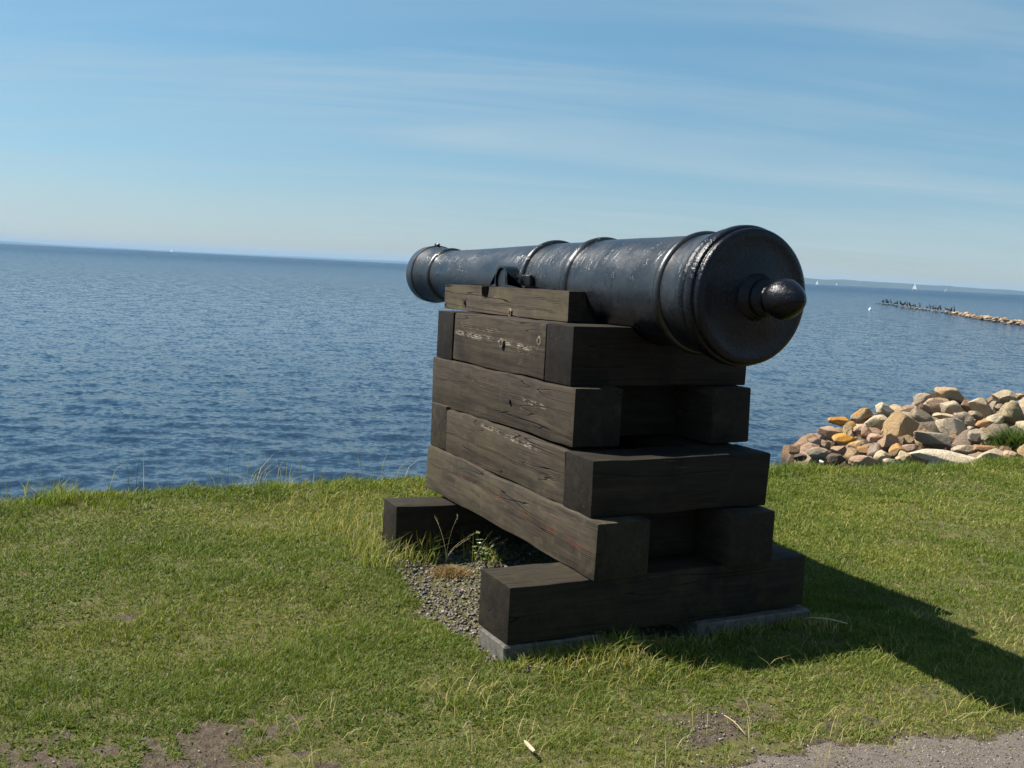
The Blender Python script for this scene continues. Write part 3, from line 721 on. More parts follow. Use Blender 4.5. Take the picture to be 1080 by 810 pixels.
# ------------------------------------------------------------------ sea
def sea():
    nr, na = 900, 1150
    r = np.concatenate([[0], np.cumsum(.055*1.0092**np.arange(nr-1))])
    r = 6.3 + r; r[-60:] = np.geomspace(r[-60], 26000, 60)
    a0 = math.atan2(FWD[1], FWD[0]); th = a0 + np.linspace(D2R(66), -D2R(66), na)
    Rr, Th = np.meshgrid(r, th, indexing='ij')
    x = CAM[0]+Rr*np.cos(Th); y = CAM[1]+Rr*np.sin(Th)
    spacing = np.maximum(np.gradient(r)[:, None], Rr*abs(th[1]-th[0]))
    z = np.zeros_like(x); ddx = np.zeros_like(x); ddy = np.zeros_like(x)
    w0 = a0 + D2R(22)
    warp = 1.2*(fbm(x*.05, y*.05, 61, 3)-.5)
    for i in range(64):
        lam = .17*(1.7/.17)**(i/63.)*RNG.uniform(.9, 1.1)
        ang = w0 + RNG.normal(0, .58); k = 2*math.pi/lam
        amp = .0046*lam**.6*RNG.uniform(.5, 1.3)*(1-.72*sstep(.7, 1.4, lam))
        kx, ky = k*math.cos(ang), k*math.sin(ang)
        ph = kx*x+ky*y+RNG.uniform(0, 6.28)+warp*k*.35
        f = np.clip((lam/spacing-2.5)/3, 0, 1)
        z += f*amp*np.sin(ph); c = -f*amp*.7*np.cos(ph)
        ddx += c*math.cos(ang); ddy += c*math.sin(ang)
    gust = .55+.8*fbm(x*.035, y*.035, 62, 3)
    z *= gust
    fade = np.exp(-Rr/260.)
    V = np.stack([x+ddx*.5, y+ddy*.5, SEA+z*fade], -1)
    return np_mesh('sea', V.reshape(-1, 3), [grid_faces(nr, na)], m_sea(), smooth=True)
tag(sea(), kind='structure')

# far coasts, low wooded land across the water
def coast(name, pts, dist, depth, mat):
    """pts = (photo x, metres of height)"""
    a0, a1 = [math.atan2(*(ray(p, 290)[[1, 0]])) for p in (pts[0][0], pts[-1][0])]
    n = 420; hx = np.linspace(pts[0][0], pts[-1][0], n)
    hh = np.interp(hx, [p[0] for p in pts], [p[1] for p in pts])
    rows = []
    for j, (dd, k) in enumerate(((0, 0.), (120, .75), (500, 1.), (depth, .9), (depth+400, 0))):
        zz = np.where(hh > .01, hh*k*(.72+.5*fbm(hx*.045+j, hx*0+j, 71, 4)), 0)
        row = []
        for xx, z_ in zip(hx, zz):
            d = ray(xx, 292); d = d[:2]/np.linalg.norm(d[:2]); p = CAM[:2]+d*(dist+dd)
            row.append((p[0], p[1], SEA-.4+z_))
        rows.append(row)
    o = np_mesh(name, np.array(rows).reshape(-1, 3), [grid_faces(5, n)], mat, smooth=True)
    tag(o, kind='structure'); return o
cm = m_plain('wooded_coast', (.016, .030, .022), .9, (.03, .045, .03), .004)
coast('hills', [(560, 0), (640, 16), (760, 34), (850, 44), (900, 42), (980, 36), (1040, 32), (1080, 24), (1200, 30), (1400, 40)], 7600, 1500, cm)
coast('hills', [(-260, 20), (-60, 24), (20, 26), (60, 16), (150, 13), (230, 10), (300, 18), (370, 24), (430, 28), (520, 30), (640, 36)], 13500, 1500, cm)

# ------------------------------------------------------------------ boulder heap
ROCK = m_rock()
def rock_mesh(seed, a, b, c, ang=.25, sub=4):
    bm = bmesh.new(); bmesh.ops.create_icosphere(bm, subdivisions=sub, radius=1)
    rr = random.Random(seed); off = Vector((rr.uniform(-50, 50), rr.uniform(-50, 50), rr.uniform(-50, 50)))
    planes = []
    for _ in range(rr.randint(12, 20)):
        d = Vector((rr.gauss(0, 1), rr.gauss(0, 1), rr.gauss(0, 1))).normalized(); planes.append((d, rr.uniform(.52, .88)))
    for v in bm.verts:
        p = v.co.normalized(); q = p*(1+.20*mnoise.noise(p*1.3+off)+.09*mnoise.noise(p*3.1+off))
        for d, k in planes:
            t = q.dot(d)
            if t > k: q = q-d*(t-k)*(1.0 if ang > .3 else .92)
        q += p*.022*mnoise.noise(p*7+off)
        v.co = Vector((q.x*a, q.y*b, q.z*c))
    me = bpy.data.meshes.new('boulder'); bm.to_mesh(me); bm.free()
    for pl in me.polygons: pl.use_smooth = True
    me.materials.append(ROCK)
    me.set_sharp_from_angle(angle=D2R(30 if ang > .3 else 42))
    return me
RX = RGT; RY = np.array([-RGT[1], RGT[0], 0]); RZ = np.array([0, 0, 1.])
def rock_depth(x, y): return 14.0 + (487-y)/76.*3.3 + max(0, (870-x)/60.)*.2
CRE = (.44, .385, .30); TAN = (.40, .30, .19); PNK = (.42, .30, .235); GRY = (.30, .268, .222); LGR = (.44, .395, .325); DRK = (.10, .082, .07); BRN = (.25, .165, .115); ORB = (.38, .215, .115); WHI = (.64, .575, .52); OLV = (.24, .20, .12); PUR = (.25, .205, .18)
# (origin crop, centre x, y, width, height, roll, colour, lichen, angular, label)
A, B = (825, 405), (950, 400)
ROCKS = [
 (A, 165, 570, 190, 105, -10, BRN, 0, 0, 'pinkish brown boulder at the left water end of the heap'),
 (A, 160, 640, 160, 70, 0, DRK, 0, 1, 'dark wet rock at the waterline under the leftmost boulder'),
 (A, 325, 622, 200, 115, 5, GRY, 0, 0, 'rounded grey boulder behind the small white stone at the left foot'),
 (A, 295, 515, 125, 85, 10, PUR, 0, 0, 'grey brown stone under the long pinkish boulder at the left end'),
 (A, 390, 522, 90, 60, 5, PUR, 0, 0, 'small grey stone left of the bright orange lichen boulder'),
 (A, 270, 470, 100, 62, -15, BRN, 0, 0, 'small brown stone at the upper left water edge'),
 (A, 418, 430, 255, 120, 5, PNK, 0, 0, 'long smooth pinkish brown boulder near the left end'),
 (A, 512, 322, 190, 90, 5, ORB, .9, 0, 'long low boulder with rusty orange lichen against the water'),
 (A, 702, 272, 195, 125, -30, GRY, 1, 0, 'tilted grey boulder with large orange lichen patch, upper left'),
 (A, 890, 235, 155, 135, -30, LGR, 0, 1, 'cream and grey boulder with a shaded hollow on the skyline'),
 (A, 850, 355, 235, 135, -15, CRE, 0, 0, 'greenish cream round bottomed boulder below the hollow one'),
 (A, 598, 405, 130, 130, -40, TAN, 1, 0, 'yellow lichened stone beside the small white one'),
 (A, 645, 375, 66, 50, 0, WHI, 0, 0, 'small bright white stone wedged high among orange boulders'),
 (A, 692, 412, 110, 130, -50, PNK, 0, 1, 'upright pink stone right of the small white one'),
 (A, 522, 490, 185, 115, 10, TAN, 1, 0, 'boulder capped with bright orange lichen in the left half'),
 (A, 495, 590, 130, 125, 0, BRN, 0, 1, 'dark brown broken rock under the orange capped boulder'),
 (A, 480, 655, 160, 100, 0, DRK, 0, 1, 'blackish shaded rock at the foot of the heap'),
 (A, 642, 535, 155, 85, -35, TAN, 1, 0, 'slanting tan slab with an orange lichen stripe'),
 (A, 705, 588, 125, 115, -35, ORB, 0, 1, 'tan orange block below the slanting lichen slab'),
 (A, 812, 592, 110, 155, 10, PUR, 0, 1, 'upright purplish grey stone in the lower middle left'),
 (A, 612, 637, 155, 135, -30, TAN, 0, 0, 'brownish tan boulder beside the blackish shaded rock'),
 (A, 702, 682, 205, 105, 0, PNK, 0, 0, 'domed pinkish stone in the front row left of the cream wedge'),
 (A, 742, 450, 105, 125, 0, BRN, 0, 1, 'reddish brown block under the upright pink stone'),
 (A, 812, 482, 125, 105, 0, PNK, 0, 1, 'tan pink block below the greenish cream boulder'),
 (A, 925, 510, 155, 155, 10, PNK, 0, 1, 'faceted pink block below the big tan boulder'),
 (A, 1032, 505, 120, 105, 15, BRN, 0, 1, 'brown wedge right of the faceted pink block'),
 (A, 1042, 385, 330, 290, -20, TAN, 0, 0, 'largest tan rounded boulder in the middle of the heap'),
 (A, 872, 642, 105, 140, 50, CRE, 0, 1, 'cream wedge shaped stone in the front row'),
 (A, 952, 692, 140, 75, 0, CRE, 0, 0, 'low cream stone at the lawn edge right of the wedge'),
 (A, 1002, 590, 175, 135, -20, TAN, .55, 0, 'tan boulder with an orange top near the front middle'),
 (A, 1055, 645, 110, 115, 0, CRE, 0, 1, 'cream block left of the long white boulder'),
 (A, 922, 402, 100, 65, -40, TAN, 0, 1, 'thin tan slab leaning on the largest tan boulder'),
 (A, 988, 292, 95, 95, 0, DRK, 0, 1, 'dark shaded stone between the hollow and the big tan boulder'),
 (B, 185, 182, 175, 115, -10, CRE, 0, 0, 'cream boulder on the skyline left of the summit'),
 (B, 82, 252, 130, 58, -10, PNK, 0, 1, 'flat pinkish slab left of the skyline cream boulder'),
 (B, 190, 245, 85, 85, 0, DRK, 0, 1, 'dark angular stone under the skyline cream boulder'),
 (B, 430, 145, 235, 135, 10, CRE, .22, 0, 'pale summit boulder with a small rust spot on top'),
 (B, 290, 248, 175, 125, -10, PNK, 0, 0, 'tan pink boulder just below left of the summit'),
 (B, 445, 255, 225, 135, 15, LGR, 0, 0, 'white topped boulder with brown underside below the summit'),
 (B, 590, 245, 140, 105, 20, BRN, 0, 1, 'dark brown stone right below the summit'),
 (B, 705, 242, 245, 155, 35, CRE, 0, 0, 'big cream boulder sloping down right of the summit'),
 (B, 905, 172, 230, 150, 15, CRE, 0, 1, 'cream boulder with grey right flank on the right skyline'),
 (B, 1010, 245, 150, 100, 5, CRE, 0, 0, 'cream boulder behind the mossy olive one at the right'),
 (B, 1055, 152, 95, 60, 0, PNK, 0, 0, 'small pinkish boulder at the far right skyline'),
 (B, 860, 250, 85, 62, 0, GRY, 0, 0, 'small round dark grey stone under the right skyline boulder'),
 (B, 965, 320, 185, 190, 0, OLV, 0, 0, 'olive brown mossy boulder behind the green tussock'),
 (B, 842, 357, 155, 120, -25, LGR, 0, 0, 'pale grey boulder left of the mossy olive one'),
 (B, 742, 402, 165, 100, 5, ORB, 0, 0, 'orange brown stone between pale boulders right of centre'),
 (B, 662, 322, 135, 68, 15, GRY, 0, 0, 'flat grey stone under the big sloping cream boulder'),
 (B, 565, 372, 205, 120, 30, GRY, 0, 0, 'grey boulder behind the longest pale grey one'),
 (B, 605, 347, 85, 55, 20, LGR, 0, 0, 'small light grey stone above the grey boulder right of centre'),
 (B, 385, 330, 170, 58, 5, CRE, 0, 0, 'low cream stone above the twin long grey boulders'),
 (B, 205, 350, 225, 130, 32, GRY, 0, 0, 'long grey boulder with dark underside, upper of the twin pair'),
 (B, 445, 432, 325, 170, 30, LGR, 0, 0, 'largest long pale grey boulder lying down to the right'),
 (B, 290, 530, 315, 145, 15, GRY, 0, 0, 'long grey brown boulder with deeply shaded underside'),
 (B, 662, 502, 135, 135, -30, GRY, 0, 1, 'grey brown block right of the longest pale boulder'),
 (B, 615, 427, 55, 34, 0, WHI, 0, 0, 'tiny white stone caught above the grey brown block'),
 (B, 742, 470, 130, 80, 0, TAN, 0, 0, 'tan stone below the orange brown one'),
 (B, 385, 685, 530, 125, 3, WHI, 0, 0, 'long low pinkish white boulder along the lawn edge'),
 (B, 570, 620, 250, 88, -5, LGR, 0, 0, 'flat grey cream slab behind the long white boulder'),
 (B, 780, 615, 290, 95, 0, ORB, 0, 0, 'long rusty brown boulder in the lower right'),
 (B, 840, 540, 270, 95, 10, GRY, 0, 1, 'rough speckled grey slab under the green tussock'),
 (B, 780, 665, 215, 110, -25, CRE, 0, 0, 'cream front boulder right of the long white one'),
 (B, 965, 668, 190, 80, 5, PNK, 0, 0, 'pale pink low boulder at the right lawn edge'),
 (B, 1020, 590, 165, 95, 0, BRN, 0, 0, 'reddish brown boulder at the right below the tussock'),
 (B, 70, 622, 185, 85, -10, PNK, 0, 0, 'pinkish tan slab left above the long white boulder'),
 (B, 40, 685, 170, 85, 0, TAN, 0, 0, 'tan front stone touching the left tip of the long white boulder'),
 (B, 830, 442, 80, 56, 0, CRE, 0, 0, 'small greenish cream stone left of the green tussock'),
 (B, 40, 535, 150, 95, -10, TAN, 0, 1, 'tan angular stone left of the shaded long grey brown boulder'),
 (B, 1050, 315, 110, 100, 0, TAN, 0, 0, 'tan boulder at the right picture edge'),
 (B, 1120, 420, 190, 150, 0, LGR, 0, 0, 'pale boulder cut by the right picture edge'),
 (B, 1130, 230, 170, 130, 0, CRE, 0, 0, 'cream boulder just outside right of the skyline'),
 (B, 1150, 640, 220, 130, 0, TAN, 0, 0, 'tan boulder continuing the heap to the right'),
]
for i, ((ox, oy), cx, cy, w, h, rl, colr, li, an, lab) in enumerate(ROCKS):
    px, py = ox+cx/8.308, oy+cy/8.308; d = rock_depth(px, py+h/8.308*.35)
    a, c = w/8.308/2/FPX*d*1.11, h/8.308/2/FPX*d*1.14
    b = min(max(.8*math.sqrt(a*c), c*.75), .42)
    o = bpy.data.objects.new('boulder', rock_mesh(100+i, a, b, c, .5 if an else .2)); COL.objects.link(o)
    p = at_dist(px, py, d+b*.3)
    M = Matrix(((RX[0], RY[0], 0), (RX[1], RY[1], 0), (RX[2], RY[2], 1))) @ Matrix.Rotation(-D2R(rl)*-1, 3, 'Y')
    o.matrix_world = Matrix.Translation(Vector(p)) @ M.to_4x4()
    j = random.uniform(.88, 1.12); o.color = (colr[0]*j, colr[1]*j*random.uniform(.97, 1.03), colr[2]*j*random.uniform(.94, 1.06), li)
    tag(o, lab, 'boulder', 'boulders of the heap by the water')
# stones filling the heap behind the ones in front
lo = [rock_mesh(900+i, .26, .24, .2, .5 if i % 2 else .2, 2) for i in range(7)]
nf = 0
while nf < 125:
    px = random.uniform(838, 1175); top = np.interp(px, [836, 860, 880, 905, 930, 960, 1000, 1110], [476, 461, 447, 437, 434, 426, 416, 418])
    py = random.uniform(top+9, 488); d = rock_depth(px, py)+random.uniform(.35, .75)
    o = bpy.data.objects.new('boulder', random.choice(lo)); COL.objects.link(o)
    o.location = at_dist(px, py, d); o.rotation_euler = [random.uniform(0, 6.28) for _ in range(3)]
    s = random.uniform(.65, 1.1); o.scale = (s, s, s); c = random.choice([GRY, TAN, BRN, PUR, DRK, PNK]); o.color = (c[0]*.85, c[1]*.85, c[2]*.85, 0)
    tag(o, 'smaller stone lodged in the gaps of the boulder heap', 'boulder', 'small filler stones of the boulder heap'); nf += 1
# the white stone on the grass edge by the heap
p = on_z(866.5, 487, -.06)
o = bpy.data.objects.new('stone', rock_mesh(777, .028, .024, .019, .2)); COL.objects.link(o); o.location = p; o.color = (.8, .79, .76, 0)
tag(o, 'small bright white stone lying on the lawn edge by the heap', 'stone')
# green tussock and bramble on the heap
LEAF = m_attr('tussock_leaf', [(0, (.03, .065, .012)), (.5, (.075, .125, .022)), (1, (.17, .20, .06))], .55, None, .35, .3)
def tussock(px, py, d, n, sp, h, label):
    c = at_dist(px, py, d); P = np.stack([c[0]+RNG.normal(0, sp, n), c[1]+RNG.normal(0, sp*.7, n), np.full(n, c[2])-.1], 1)
    Hh = RNG.uniform(.4, 1, n)*h*np.exp(-((P[:, 0]-c[0])**2+(P[:, 1]-c[1])**2)/(2*(sp*1.4)**2))
    o = blades('tussock', P-c, Hh, RNG.uniform(.008, .018, n), np.abs(RNG.normal(.8, .4, n)), RNG.random(n), LEAF); o.location = c
    tag(o, label, 'plant'); return o
tussock(1070, 468, 14.6, 1700, .15, .42, 'green grassy tussock growing on the right of the boulder heap')

# ------------------------------------------------------------------ far stone breakwater with birds
BW = [(927, 320.6), (940, 321.8), (957, 324.8), (979, 327.6), (1007, 331.6), (1038.5, 337.0), (1080, 343.2), (1130, 350.5)]
bwp = [on_z(x, y, SEA) for x, y in BW]
bx = np.array([b[0] for b in BW])
def bw_at(x): return np.array([np.interp(x, bx, [p[i] for p in bwp]) for i in range(3)])
sm = [rock_mesh(1200+i, .42, .34, .25, .5 if i % 2 else .2, 2) for i in range(8)]
xs = []
x = 926.
while x < 1094:
    xs.append(x); x += .92
for x in xs:
    for k in range(2 if x > 1000 else 1):
        p = bw_at(x); o = bpy.data.objects.new('breakwater_stone', random.choice(sm)); COL.objects.link(o)
        s = random.uniform(.5, 1.1)*(.95 if x > 1000 else .7); hz = .06+.12*k if x < 985 else .05+.17*k
        o.location = (p[0]+random.gauss(0, .5), p[1]+random.gauss(0, .5), SEA+hz*random.uniform(.5, 1.2)); o.scale = (s*.85, s*.85, s*.62)
        o.rotation_euler = (random.uniform(-.4, .4), random.uniform(-.4, .4), random.uniform(0, 6.28))
        c = random.choice([TAN, GRY, PNK, BRN, DRK, PUR]); 
        if x < 960: c = random.choice([DRK, BRN, DRK, GRY])
        o.color = (*c, 0)
        tag(o, 'sunlit stone in the line of the far low breakwater', 'stone', 'stones of the far breakwater')
BIRD = m_plain('dark_plumage', (.012, .012, .013), .7)
def bird_mesh(up):
    bm = bmesh.new()
    def blob(c, r, rot):
        g_ = bmesh.ops.create_icosphere(bm, subdivisions=2, radius=1)['verts']
        bmesh.ops.scale(bm, vec=r, verts=g_); bmesh.ops.rotate(bm, cent=(0, 0, 0), matrix=Matrix.Rotation(rot, 3, 'Y'), verts=g_); bmesh.ops.translate(bm, vec=c, verts=g_)
    if up: blob((0, 0, .30), (.13, .11, .25), .35); blob((.12, 0, .58), (.05, .05, .17), .15); blob((.16, 0, .74), (.075, .05, .05), 0); blob((.26, 0, .74), (.07, .018, .018), .1); blob((-.14, 0, .08), (.05, .06, .15), .8)
    else: blob((0, 0, .22), (.26, .13, .14), -.25); blob((.22, 0, .40), (.05, .05, .14), .35); blob((.29, 0, .52), (.07, .045, .045), 0); blob((.37, 0, .52), (.06, .016, .016), .1); blob((-.27, 0, .12), (.14, .06, .04), -.3)
    me = bpy.data.meshes.new('cormorant'); bm.to_mesh(me); bm.free(); me.materials.append(BIRD)
    for pl in me.polygons: pl.use_smooth = True
    return me
bms = [bird_mesh(True), bird_mesh(False)]
bxs = [928.5, 930, 933.5, 935, 937, 938.5, 939.8, 942.5, 944, 945.5, 948.5, 950, 951.4, 952.6, 954, 955.2, 956.6, 958, 959.4, 961.5, 963, 966, 968.5, 976, 977.5, 979.5, 981, 985, 986.5, 988, 991.5, 993, 998, 999.5, 1001, 1002.4, 1006.5, 1008]
for x in bxs:
    p = bw_at(x); o = bpy.data.objects.new('cormorant', random.choice(bms)); COL.objects.link(o)
    s = random.uniform(.6, .85); o.scale = (s, s, s); o.rotation_euler = (0, 0, random.uniform(0, 6.28)); o.location = (p[0]+random.gauss(0, .3), p[1]+random.gauss(0, .3), SEA+.22)
    tag(o, 'dark cormorant perched on the outer stones of the far breakwater', 'bird', 'cormorants on the far breakwater')

# ------------------------------------------------------------------ sailing boats
t = NT('white_sailcloth'); p_ = t.pbr((.85, .85, .84), .6); tr_ = t.n('ShaderNodeBsdfTranslucent', Color=(.85, .85, .84, 1)); ms_ = t.n('ShaderNodeMixShader'); ms_.inputs[0].default_value = .5
t.t.links.new(p_.outputs[0], ms_.inputs[1]); t.t.links.new(tr_.outputs[0], ms_.inputs[2]); SAIL = t.done(ms_); HULL = m_plain('white_hull_paint', (.75, .76, .78), .4); SPAR = m_plain('grey_spar', (.35, .35, .36), .4)
def boat(px, dist, h, label, yaw=0., jib=True):
    d = ray(px, 300); d = d[:2]/np.linalg.norm(d[:2]); p = CAM[:2]+d*dist
    root = empty('sailing_boat', (p[0], p[1], SEA), (0, 0, math.atan2(RGT[1], RGT[0])+yaw)); tag(root, label, 'boat', 'white sailing boats near the horizon')
    L_ = h*.8; bm = bmesh.new(); n = 9; secs = []
    for i in range(n):
        t = i/(n-1); w = .16*L_*math.sin(math.pi*min(1, .12+t*.88)**.8)**.8 if 0 < i < n-1 else .03*L_; xx = (t-.5)*L_; dk = .11*L_+.03*L_*(2*t-1)**2
        secs.append([bm.verts.new(q) for q in ((xx, -w, dk), (xx, -w*.7, .0), (xx, 0, -.04*L_), (xx, w*.7, 0), (xx, w, dk))])
    for s0, s1 in zip(secs, secs[1:]):
        for k in range(5): bm.faces.new((s0[k], s0[(k+1) % 5], s1[(k+1) % 5], s1[k]))
    bm.faces.new(secs[0]); bm.faces.new(secs[-1]); build('hull', bm, HULL, root)
    def sail(name, pts, th=.02):
        bm = bmesh.new(); m = 8; g_ = []
        for i in range(m+1):
            a = i/m; l = [pts[0][k]*(1-a)+pts[2][k]*a for k in (0, 1)]; r = [pts[1][k]*(1-a)+pts[2][k]*a for k in (0, 1)]
            g_.append([bm.verts.new((l[0]*(1-b)+r[0]*b, .05*L_*math.sin(math.pi*b)*(1-a)+.002*b, l[1]*(1-b)+r[1]*b)) for b in np.linspace(0, 1, 6)])
        for s0, s1 in zip(g_, g_[1:]):
            for k in range(5): bm.faces.new((s0[k], s0[k+1], s1[k+1], s1[k]))
        bmesh.ops.remove_doubles(bm, verts=bm.verts, dist=1e-4); build(name, bm, SAIL, root)
    sail('mainsail', ((.0, .16*h), (-.46*L_, .17*h), (.0, h)))
    if jib: sail('jib', ((.04*L_, .16*h), (.45*L_, .12*h), (.02*L_, .86*h)))
    bm = bmesh.new(); bmesh.ops.create_cone(bm, cap_ends=True, segments=8, radius1=.012*h, radius2=.006*h, depth=h*.95)
    bmesh.ops.translate(bm, vec=(.02*L_, 0, .10*h+h*.475), verts=bm.verts); build('mast', bm, SPAR, root)
boat(965.2, 1900, 12.5, 'tallest white sailing boat, above the bird covered end of the breakwater', .4)
boat(998.8, 2300, 10, 'small white sailing boat right of the tallest one', -.3)
boat(861.8, 2300, 10.5, 'white sailing boat beside the breech of the cannon', .5)
boat(882.5, 4200, 11, 'faint tiny sailing boat between the cannon knob and the tallest boat', .3)
boat(180.5, 3600, 11.5, 'lone tiny white boat on the left horizon', .2)
# floating buoy
bp = on_z(917.6, 327, SEA); bm = bmesh.new(); bmesh.ops.create_uvsphere(bm, u_segments=14, v_segments=10, radius=.16)
bmesh.ops.create_cone(bm, cap_ends=True, segments=10, radius1=.05, radius2=.03, depth=.2, matrix=Matrix.Translation((0, 0, .2)))
o = build('buoy', bm, HULL, None, smooth=True, loc=(bp[0], bp[1], SEA+.05)); tag(o, 'small white float on the water left of the far breakwater', 'buoy')

# ------------------------------------------------------------------ small plants and bits around the mounting
def tube(bm, pts, r0, r1, seg=6):
    rings = []
    for i, p in enumerate(pts):
        p = Vector(p); d = (Vector(pts[min(i+1, len(pts)-1)])-Vector(pts[max(i-1, 0)])).normalized()
        a = d.cross(Vector((.3, .5, .81))).normalized(); b = d.cross(a); r = r0+(r1-r0)*i/(len(pts)-1)
        rings.append([bm.verts.new(p+a*r*math.cos(6.2832*k/seg)+b*r*math.sin(6.2832*k/seg)) for k in range(seg)])
    for s0, s1 in zip(rings, rings[1:]):
        for k in range(seg): bm.faces.new((s0[k], s0[(k+1) % seg], s1[(k+1) % seg], s1[k]))
    bm.faces.new(rings[0]); bm.faces.new(rings[-1])
STEM = m_plain('weed_stem', (.08, .10, .03), .7); WLEAF = m_plain('weed_leaf', (.07, .11, .035), .55, (.14, .17, .07), 40); PET = m_plain('petal', (.75, .74, .66), .7)
STRAW = m_plain('dry_straw', (.42, .34, .18), .7, (.30, .24, .12), 30)
wp = on_z(512, 606, -.085)
weed = empty('weed', (wp[0], wp[1], float(height(wp[0], wp[1])))); tag(weed, 'leafy weed with small white flowers growing between the sleepers', 'plant')
bm = bmesh.new(); tips = []
rr = random.Random(3)
for k in range(6):
    a = rr.uniform(0, 6.28); hh = rr.uniform(.11, .21); ln = rr.uniform(.03, .10); cu = rr.uniform(0, 6.28)
    pts = [(ln*math.cos(a)*t*t, ln*math.sin(a)*t*t, hh*t) for t in np.linspace(0, 1, 6)]; tube(bm, pts, .0022, .0012); tips.append(pts)
build('stems', bm, STEM, weed)
bm = bmesh.new()
for pts in tips:
    for t in (2, 3, 4, 5):
        for _ in range(2):
            c = Vector(pts[t]); a = rr.uniform(0, 6.28); d = Vector((math.cos(a), math.sin(a), rr.uniform(-.1, .6))).normalized(); sd = d.cross(Vector((0, 0, 1))).normalized(); l = rr.uniform(.02, .045); w = l*.28
            vs = [bm.verts.new(c+d*l*f+sd*w*s*q+Vector((0, 0, -.25*l*f*f))) for f, q, s in ((0, 0, 0), (.35, 1, 1), (.7, .8, 1), (1, 0, 0), (.7, .8, -1), (.35, 1, -1))]
            bm.faces.new(vs)
build('leaves', bm, WLEAF, weed)
for pts in tips[:4]:
    bm = bmesh.new(); c = Vector(pts[-1])
    for q in range(5):
        a = 6.2832*q/5; d = Vector((math.cos(a), math.sin(a), .5)).normalized(); sd = d.cross(Vector((0, 0, 1))).normalized()
        bm.faces.new([bm.verts.new(c+d*.011*f+sd*.004*s) for f, s in ((0, 0), (.6, 1), (1, 0), (.6, -1))])
    build('flower', bm, PET, weed)
# russet cushion on the gravel
c = on_z(474, 612, -.085); n = 1500
P = np.stack([RNG.normal(0, .055, n), RNG.normal(0, .065, n), np.zeros(n)], 1); hh = RNG.uniform(.015, .045, n)*np.exp(-(P[:, 0]**2+P[:, 1]**2)/.012)+.006
o = blades('dry_cushion', P, hh, RNG.uniform(.0015, .003, n), np.abs(RNG.normal(.9, .5, n)), RNG.random(n), m_attr('russet_tuft', [(0, (.12, .075, .03)), (.5, (.24, .155, .06)), (1, (.36, .26, .12))], .8, None, .2, .2))
o.location = (c[0], c[1], float(height(c[0], c[1]))+.004); tag(o, 'low russet dried cushion plant on the gravel by the sleeper', 'plant')
# tall seed-bearing stalks by the far sleeper
def stalks(px, py, spec, label):
    c = on_z(px, py, -.085); root = empty('seed_grass', (c[0], c[1], float(height(c[0], c[1])))); tag(root, label, 'plant')
    for (du, dv, hh) in spec:
        bm = bmesh.new(); pts = [(du*t*t, dv*t*t, hh*t*(1-.1*t)) for t in np.linspace(0, 1, 7)]; tube(bm, pts, .0012, .0007, 5)
        e = Vector(pts[-1]); f = e-Vector(pts[-2]); 
        for k in range(9): 
            q = e-f*(k*.13); tube(bm, [q, q+Vector((random.gauss(0, .005), random.gauss(0, .005), .012))], .0011, .0004, 4)
        build('stalk', bm, STRAW, root)
stalks(470, 602, ((.02, .05, .30), (-.12, -.03, .27), (.05, .16, .20), (.0, .14, .15)), 'tall thin straw stalks in front of the far sleeper')
stalks(500, 604, ((.06, .12, .19), (.0, .10, .21), (.03, .18, .16)), 'arching green straw stalks beside the flowering weed')
def stick(name, p0, p1, r, mat, label, cat, bend=.01):
    a, b = np.array(p0), np.array(p1); pts = [tuple(a+(b-a)*t+np.array([0, 0, bend*math.sin(math.pi*t)])) for t in np.linspace(0, 1, 6)]
    bm = bmesh.new(); c = Vector(a); tube(bm, [Vector(q)-c for q in pts], r, r*.7, 7); o = build(name, bm, mat, None, smooth=True, loc=tuple(a)); tag(o, label, cat); return o
CHIP = m_plain('bleached_wood', (.55, .47, .33), .8, (.36, .29, .19), 60)
def gz(x, y, dz=.0): p = on_z(x, y, -.085); return (p[0], p[1], float(height(p[0], p[1]))+dz)
bm = bmesh.new(); p0 = Vector(gz(553, 788, .03)); p1 = Vector(gz(563, 800, .032)); d = p1-p0; s = d.cross(Vector((0, 0, 1))).normalized()*.006
for (f, w, z_) in ((0, .5, 0), (1, .9, 0)):
    pass
vs = []
for f, w in ((0, .4), (.25, 1), (.75, 1), (1, .6)):
    for sg in (-1, 1):
        for z_ in (0, .006): vs.append(bm.verts.new(d*f+s*w*sg+Vector((0, 0, z_))))
bmesh.ops.convex_hull(bm, input=vs); o = build('wood_chip', bm, CHIP, None, loc=tuple(p0)); tag(o, 'pale splinter of wood lying on the front lawn', 'wood chip')
stick('stick', gz(848, 662, .03), gz(893, 669, .035), .004, CHIP, 'dry stick in the shadow right of the concrete slab', 'stick')
stick('straw', gz(763, 763, .03), gz(786, 783, .02), .0022, STRAW, 'single dry straw lying across the bare gravel patch', 'straw')

# ------------------------------------------------------------------ haze
bm = bmesh.new(); bmesh.ops.create_cube(bm, size=1); bmesh.ops.scale(bm, vec=(56000, 56000, 66+4.2), verts=bm.verts); bmesh.ops.translate(bm, vec=(0, 0, (66-4.2)/2), verts=bm.verts)
t = NT('sea_haze'); pv_ = t.n('ShaderNodeVolumePrincipled'); pv_.inputs['Color'].default_value = (.36, .55, .77, 1); pv_.inputs['Density'].default_value = 7.5e-5
pv_.inputs['Anisotropy'].default_value = .0
t.t.links.new(pv_.outputs[0], t.out.inputs['Volume'])
hz = build('haze', bm, t.m); tag(hz, kind='stuff')

